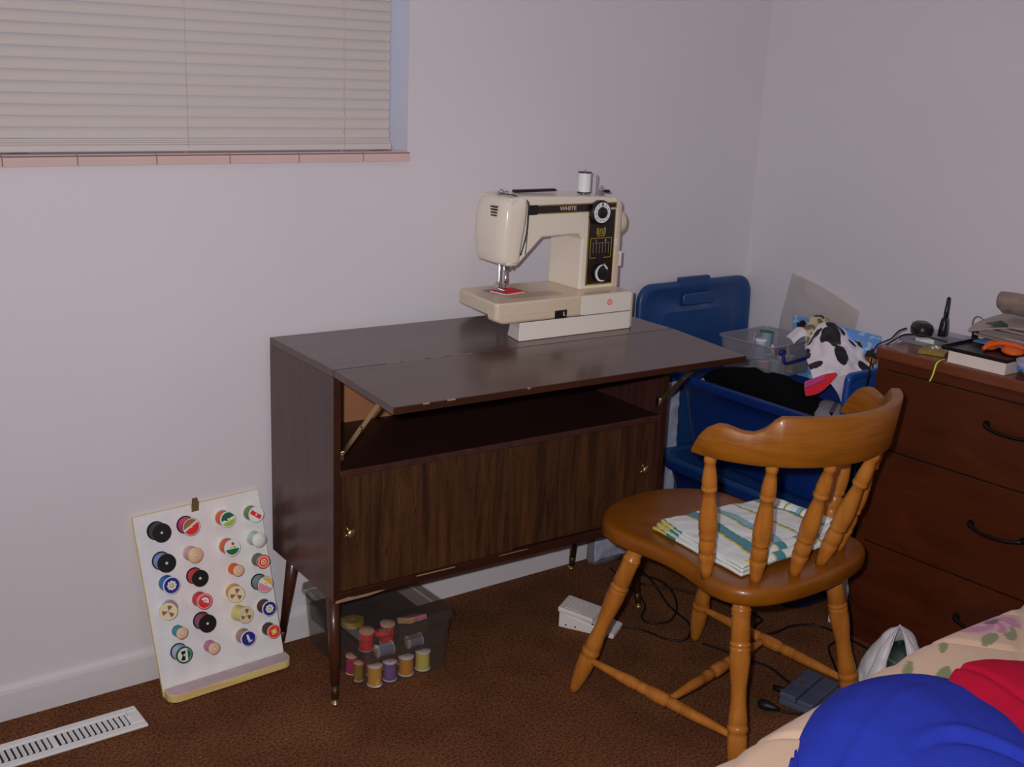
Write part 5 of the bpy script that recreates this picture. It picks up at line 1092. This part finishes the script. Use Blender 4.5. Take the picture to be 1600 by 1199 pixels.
# ================================================================ BED
m_quilt = mat('quilt_print', (.8, .8, .8, 1), .75, vcol=True, bump=.25, bscale=350, sheen=.2)
bd = thing('bed', 'bed covered with a cream floral quilt in the lower right corner', 'bed', (0, 0, 0))
BX_0, BX_1, BY_0, BY_1, BZ = -2.02, -.345, -2.33, -1.405, .495
obj('mattress', MB().box((BX_0+.03, BY_0+.02, .22), (BX_1-.01, BY_1-.035, BZ-.09)), cm('white'), bd, bevel=.03, seg=3)
obj('box_spring', MB().box((BX_0+.03, BY_0+.02, .03), (BX_1-.01, BY_1-.035, .215)), cm('cream'), bd, bevel=.01)
def sag(x): return -.046*(max(0, -1.07-x)/.487)**1.4
FL = [(-.945, -1.430, .078, 0), (-.83, -1.50, .06, 1), (-1.32, -1.75, .05, 1), (-1.66, -1.60, .05, 2), (-.70, -1.60, .06, 0)]
LV = [(-1.003, -1.462, .15, .026, .010), (-.955, -1.468, .5, .028, .010), (-1.198, -1.498, .15, .032, .009), (-1.165, -1.487, .35, .034, .010), (-1.155, -1.503, .1, .022, .004), (-1.19, -1.445, .5, .026, .007), (-1.09, -1.437, .5, .024, .007), (-1.055, -1.545, -.3, .026, .008), (-1.02, -1.555, .2, .024, .008), (-1.447, -1.467, .2, .022, .005), (-1.575, -1.497, .3, .028, .010), (-1.545, -1.517, -.1, .024, .008), (-.88, -1.56, .3, .03, .01), (-1.30, -1.60, .3, .03, .01)]
def quiltcol(x, y):
    n_ = noise.noise(Vector((x*5, y*5, 0)))
    base = rgb(208+6*n_, 176+6*n_, 150+6*n_, 1.08)
    for fx, fy, r, k in FL:
        d = math.hypot(x-fx, (y-fy)*2.2); a = math.atan2(y-fy, x-fx)
        if d < r*(.72+.28*abs(math.sin(a*2.5+k))):
            if d < r*.22: return rgb(110, 45, 75, .95)
            return rgb(190, 120, 150, .95) if math.sin(a*5+d*90) > -.1 else rgb(208, 158, 176, .95)
    for lx, ly, a, L_, w_ in LV:
        dx, dy = x-lx, y-ly; u_ = dx*math.cos(a)+dy*math.sin(a); v_ = -dx*math.sin(a)+dy*math.cos(a)
        if abs(u_) < L_ and abs(v_) < w_*(1-(u_/L_)**2)**.7:
            return rgb(132, 138, 92, .95)
    return base
xs = np.concatenate([np.arange(BX_0, -1.75, .01), np.arange(-1.75, -.75, .0027), np.arange(-.75, BX_1+.001, .01)]); prof = []
# section across the bed edge: param s -> (y, z)
for s_ in np.linspace(0, .42, 70): prof.append((BY_1+.004*math.sin(s_*20), .06+s_))
for a in np.linspace(0, PI/2, 16)[1:]: prof.append((BY_1-.035+.035*math.cos(a), .48-.0+.0+(BZ-.48+.0)*math.sin(a)+.015*math.sin(a)))
for y in list(np.arange(BY_1-.038, -1.60, -.0026))+list(np.arange(-1.60, BY_0, -.012)): prof.append((y, BZ+.015))
mb = MB(); cols = []; ny = len(prof)
for x in xs:
    for (y, z) in prof:
        # quilting channels: diamonds + puff
        q1 = abs(((x+y)*5.2) % 1-.5)*2; q2 = abs(((x*.55-y)*5.2) % 1-.5)*2
        puff = (min(1, (1-q1)*6)*min(1, (1-q2)*6))*.006
        top = z > BZ
        h = noise.noise(Vector((x*3, y*3, z*3)))*.008
        e = min(1, max(0, (-1.0-x)*0))
        yy = y+(0 if top else puff+noise.noise(Vector((x*6, 0, z*4)))*.008*(1 if z < .46 else .4)); zz = z+(puff+h if top else 0)
        drop = max(0, (BX_0+.06-x))/.06
        zz += sag(x)*min(1, zz/.4)
        mb.v.append((x, yy, zz-.03*drop*drop if top else zz)); cols.append(quiltcol(x, y if z > .47 else BY_1+.3-z*0+(.48-z)))
for i in range(len(xs)-1):
    for j in range(ny-1): a = i*ny+j; mb.f.append([a, a+ny, a+ny+1, a+1]); mb.m.append(0); mb.sm.append(True)
o = obj('quilt', mb, m_quilt, bd, solid=.006); setcol(o, cols)
for x, y in ((BX_0+.08, BY_0+.08), (BX_1-.08, BY_0+.08), (BX_0+.08, BY_1-.1), (BX_1-.08, BY_1-.1)): obj('leg', MB().lathe([(0, .025), (.03, .03)], (x, y, .0005), (x, y, 1), 14), w_leg, bd)
# ---- garments on the bed
def fleece(name, c): return mat(name, c, .95, bump=.4, bscale=500, var=.05, vscale=40, spec=.15)
m_fb = fleece('fleece_blue', rgb(44, 60, 180, 1.05)); m_fr = fleece('knit_red', rgb(186, 18, 54, 1.15))
bj = thing('blue_garment', 'bright blue fleece garment piled on the floral quilt', 'garment', (0, 0, 0))
zt = BZ+.017
ctrl = [  # rows go from bed edge (far) to camera side
 [(-1.50, -1.475, zt+.004), (-1.42, -1.440, zt+.010), (-1.34, -1.418, zt+.012), (-1.26, -1.42, zt+.012), (-1.20, -1.45, zt+.010), (-1.15, -1.50, zt+.004)],
 [(-1.545, -1.505, zt+.006), (-1.45, -1.475, zt+.040), (-1.36, -1.455, zt+.050), (-1.27, -1.46, zt+.045), (-1.20, -1.49, zt+.035), (-1.15, -1.55, zt+.010)],
 [(-1.555, -1.55, zt+.008), (-1.48, -1.54, zt+.045), (-1.39, -1.53, zt+.060), (-1.31, -1.53, zt+.062), (-1.23, -1.56, zt+.05), (-1.18, -1.60, zt+.012)],
 [(-1.60, -1.60, zt+.006), (-1.53, -1.61, zt+.038), (-1.45, -1.61, zt+.048), (-1.36, -1.61, zt+.060), (-1.28, -1.63, zt+.050), (-1.21, -1.66, zt+.012)],
 [(-1.65, -1.66, zt+.006), (-1.58, -1.68, zt+.035), (-1.50, -1.69, zt+.045), (-1.42, -1.70, zt+.05), (-1.33, -1.71, zt+.045), (-1.25, -1.72, zt+.012)],
 [(-1.68, -1.74, zt+.004), (-1.62, -1.76, zt+.02), (-1.54, -1.78, zt+.03), (-1.45, -1.79, zt+.03), (-1.36, -1.80, zt+.025), (-1.28, -1.80, zt+.008)]]
def bfold(u, v):
    w = np.clip((v-.45)*4, 0, 1)*np.clip((u-.35)*5, 0, 1)
    f = w*(.006*np.exp(-((u-.52-.30*(v-.5)**2*4)/.022)**2)-.006*np.exp(-((u-.565-.30*(v-.5)**2*4)/.018)**2)+.005*np.exp(-((u-.66-.15*v)/.025)**2)-.005*np.exp(-((u-.72-.15*v)/.02)**2))
    f += .003*np.exp(-((u-.5+.3*v)/.03)**2)*np.clip((u-.2)*5, 0, 1)
    return f
ctrl = [[(x+(.02 if j == 0 else 0), y, z+sag(x)-(.014 if z > zt+.02 else .004)) for j, (x, y, z) in enumerate(c)] for c in ctrl]
cloth('fleece_body', ctrl, 170, 170, m_fb, .004, 9, 5, .005, None, bj, bfold)
A_ = bspl(ctrl, 60, 60); hem = [Vector(A_[i, 0])+Vector((0, 0, .003)) for i in range(0, 60, 2)]; hem2 = [Vector(A_[i, 3])+Vector((0, 0, .0045)) for i in range(0, 60, 2)]
obj('hem', MB().tube(hem, .0065, 10), m_fb, bj)
obj('hem_stitch', MB().tube(hem2, .0024, 6), m_fb, bj)
rj = thing('red_garment', 'crimson red garment lying on the quilt partly under the blue fleece', 'garment', (0, 0, 0))
ctrl = [
 [(-1.20, -1.505, zt+.006), (-1.15, -1.485, zt+.035), (-1.10, -1.495, zt+.040), (-1.03, -1.53, zt+.030), (-.95, -1.58, zt+.02)],
 [(-1.215, -1.54, zt+.01), (-1.16, -1.52, zt+.05), (-1.10, -1.545, zt+.050), (-1.03, -1.58, zt+.04), (-.95, -1.62, zt+.025)],
 [(-1.24, -1.60, zt+.008), (-1.18, -1.60, zt+.036), (-1.12, -1.61, zt+.05), (-1.04, -1.61, zt+.045), (-.97, -1.61, zt+.03)],
 [(-1.29, -1.69, zt+.006), (-1.22, -1.69, zt+.030), (-1.15, -1.69, zt+.05), (-1.07, -1.69, zt+.045), (-.99, -1.69, zt+.03)],
 [(-1.33, -1.80, zt+.004), (-1.26, -1.80, zt+.02), (-1.18, -1.80, zt+.03), (-1.1, -1.80, zt+.03), (-1.02, -1.80, zt+.02)]]
ctrl = [[(x, y-.008, z-.024 if z > zt+.02 else z-.006) for x, y, z in c] for c in ctrl]
cloth('knit_body', ctrl, 110, 110, m_fr, .004, 10, 8, .005, None, rj, lambda u, v: -.004*np.exp(-((v-.30-.1*u)/.03)**2))
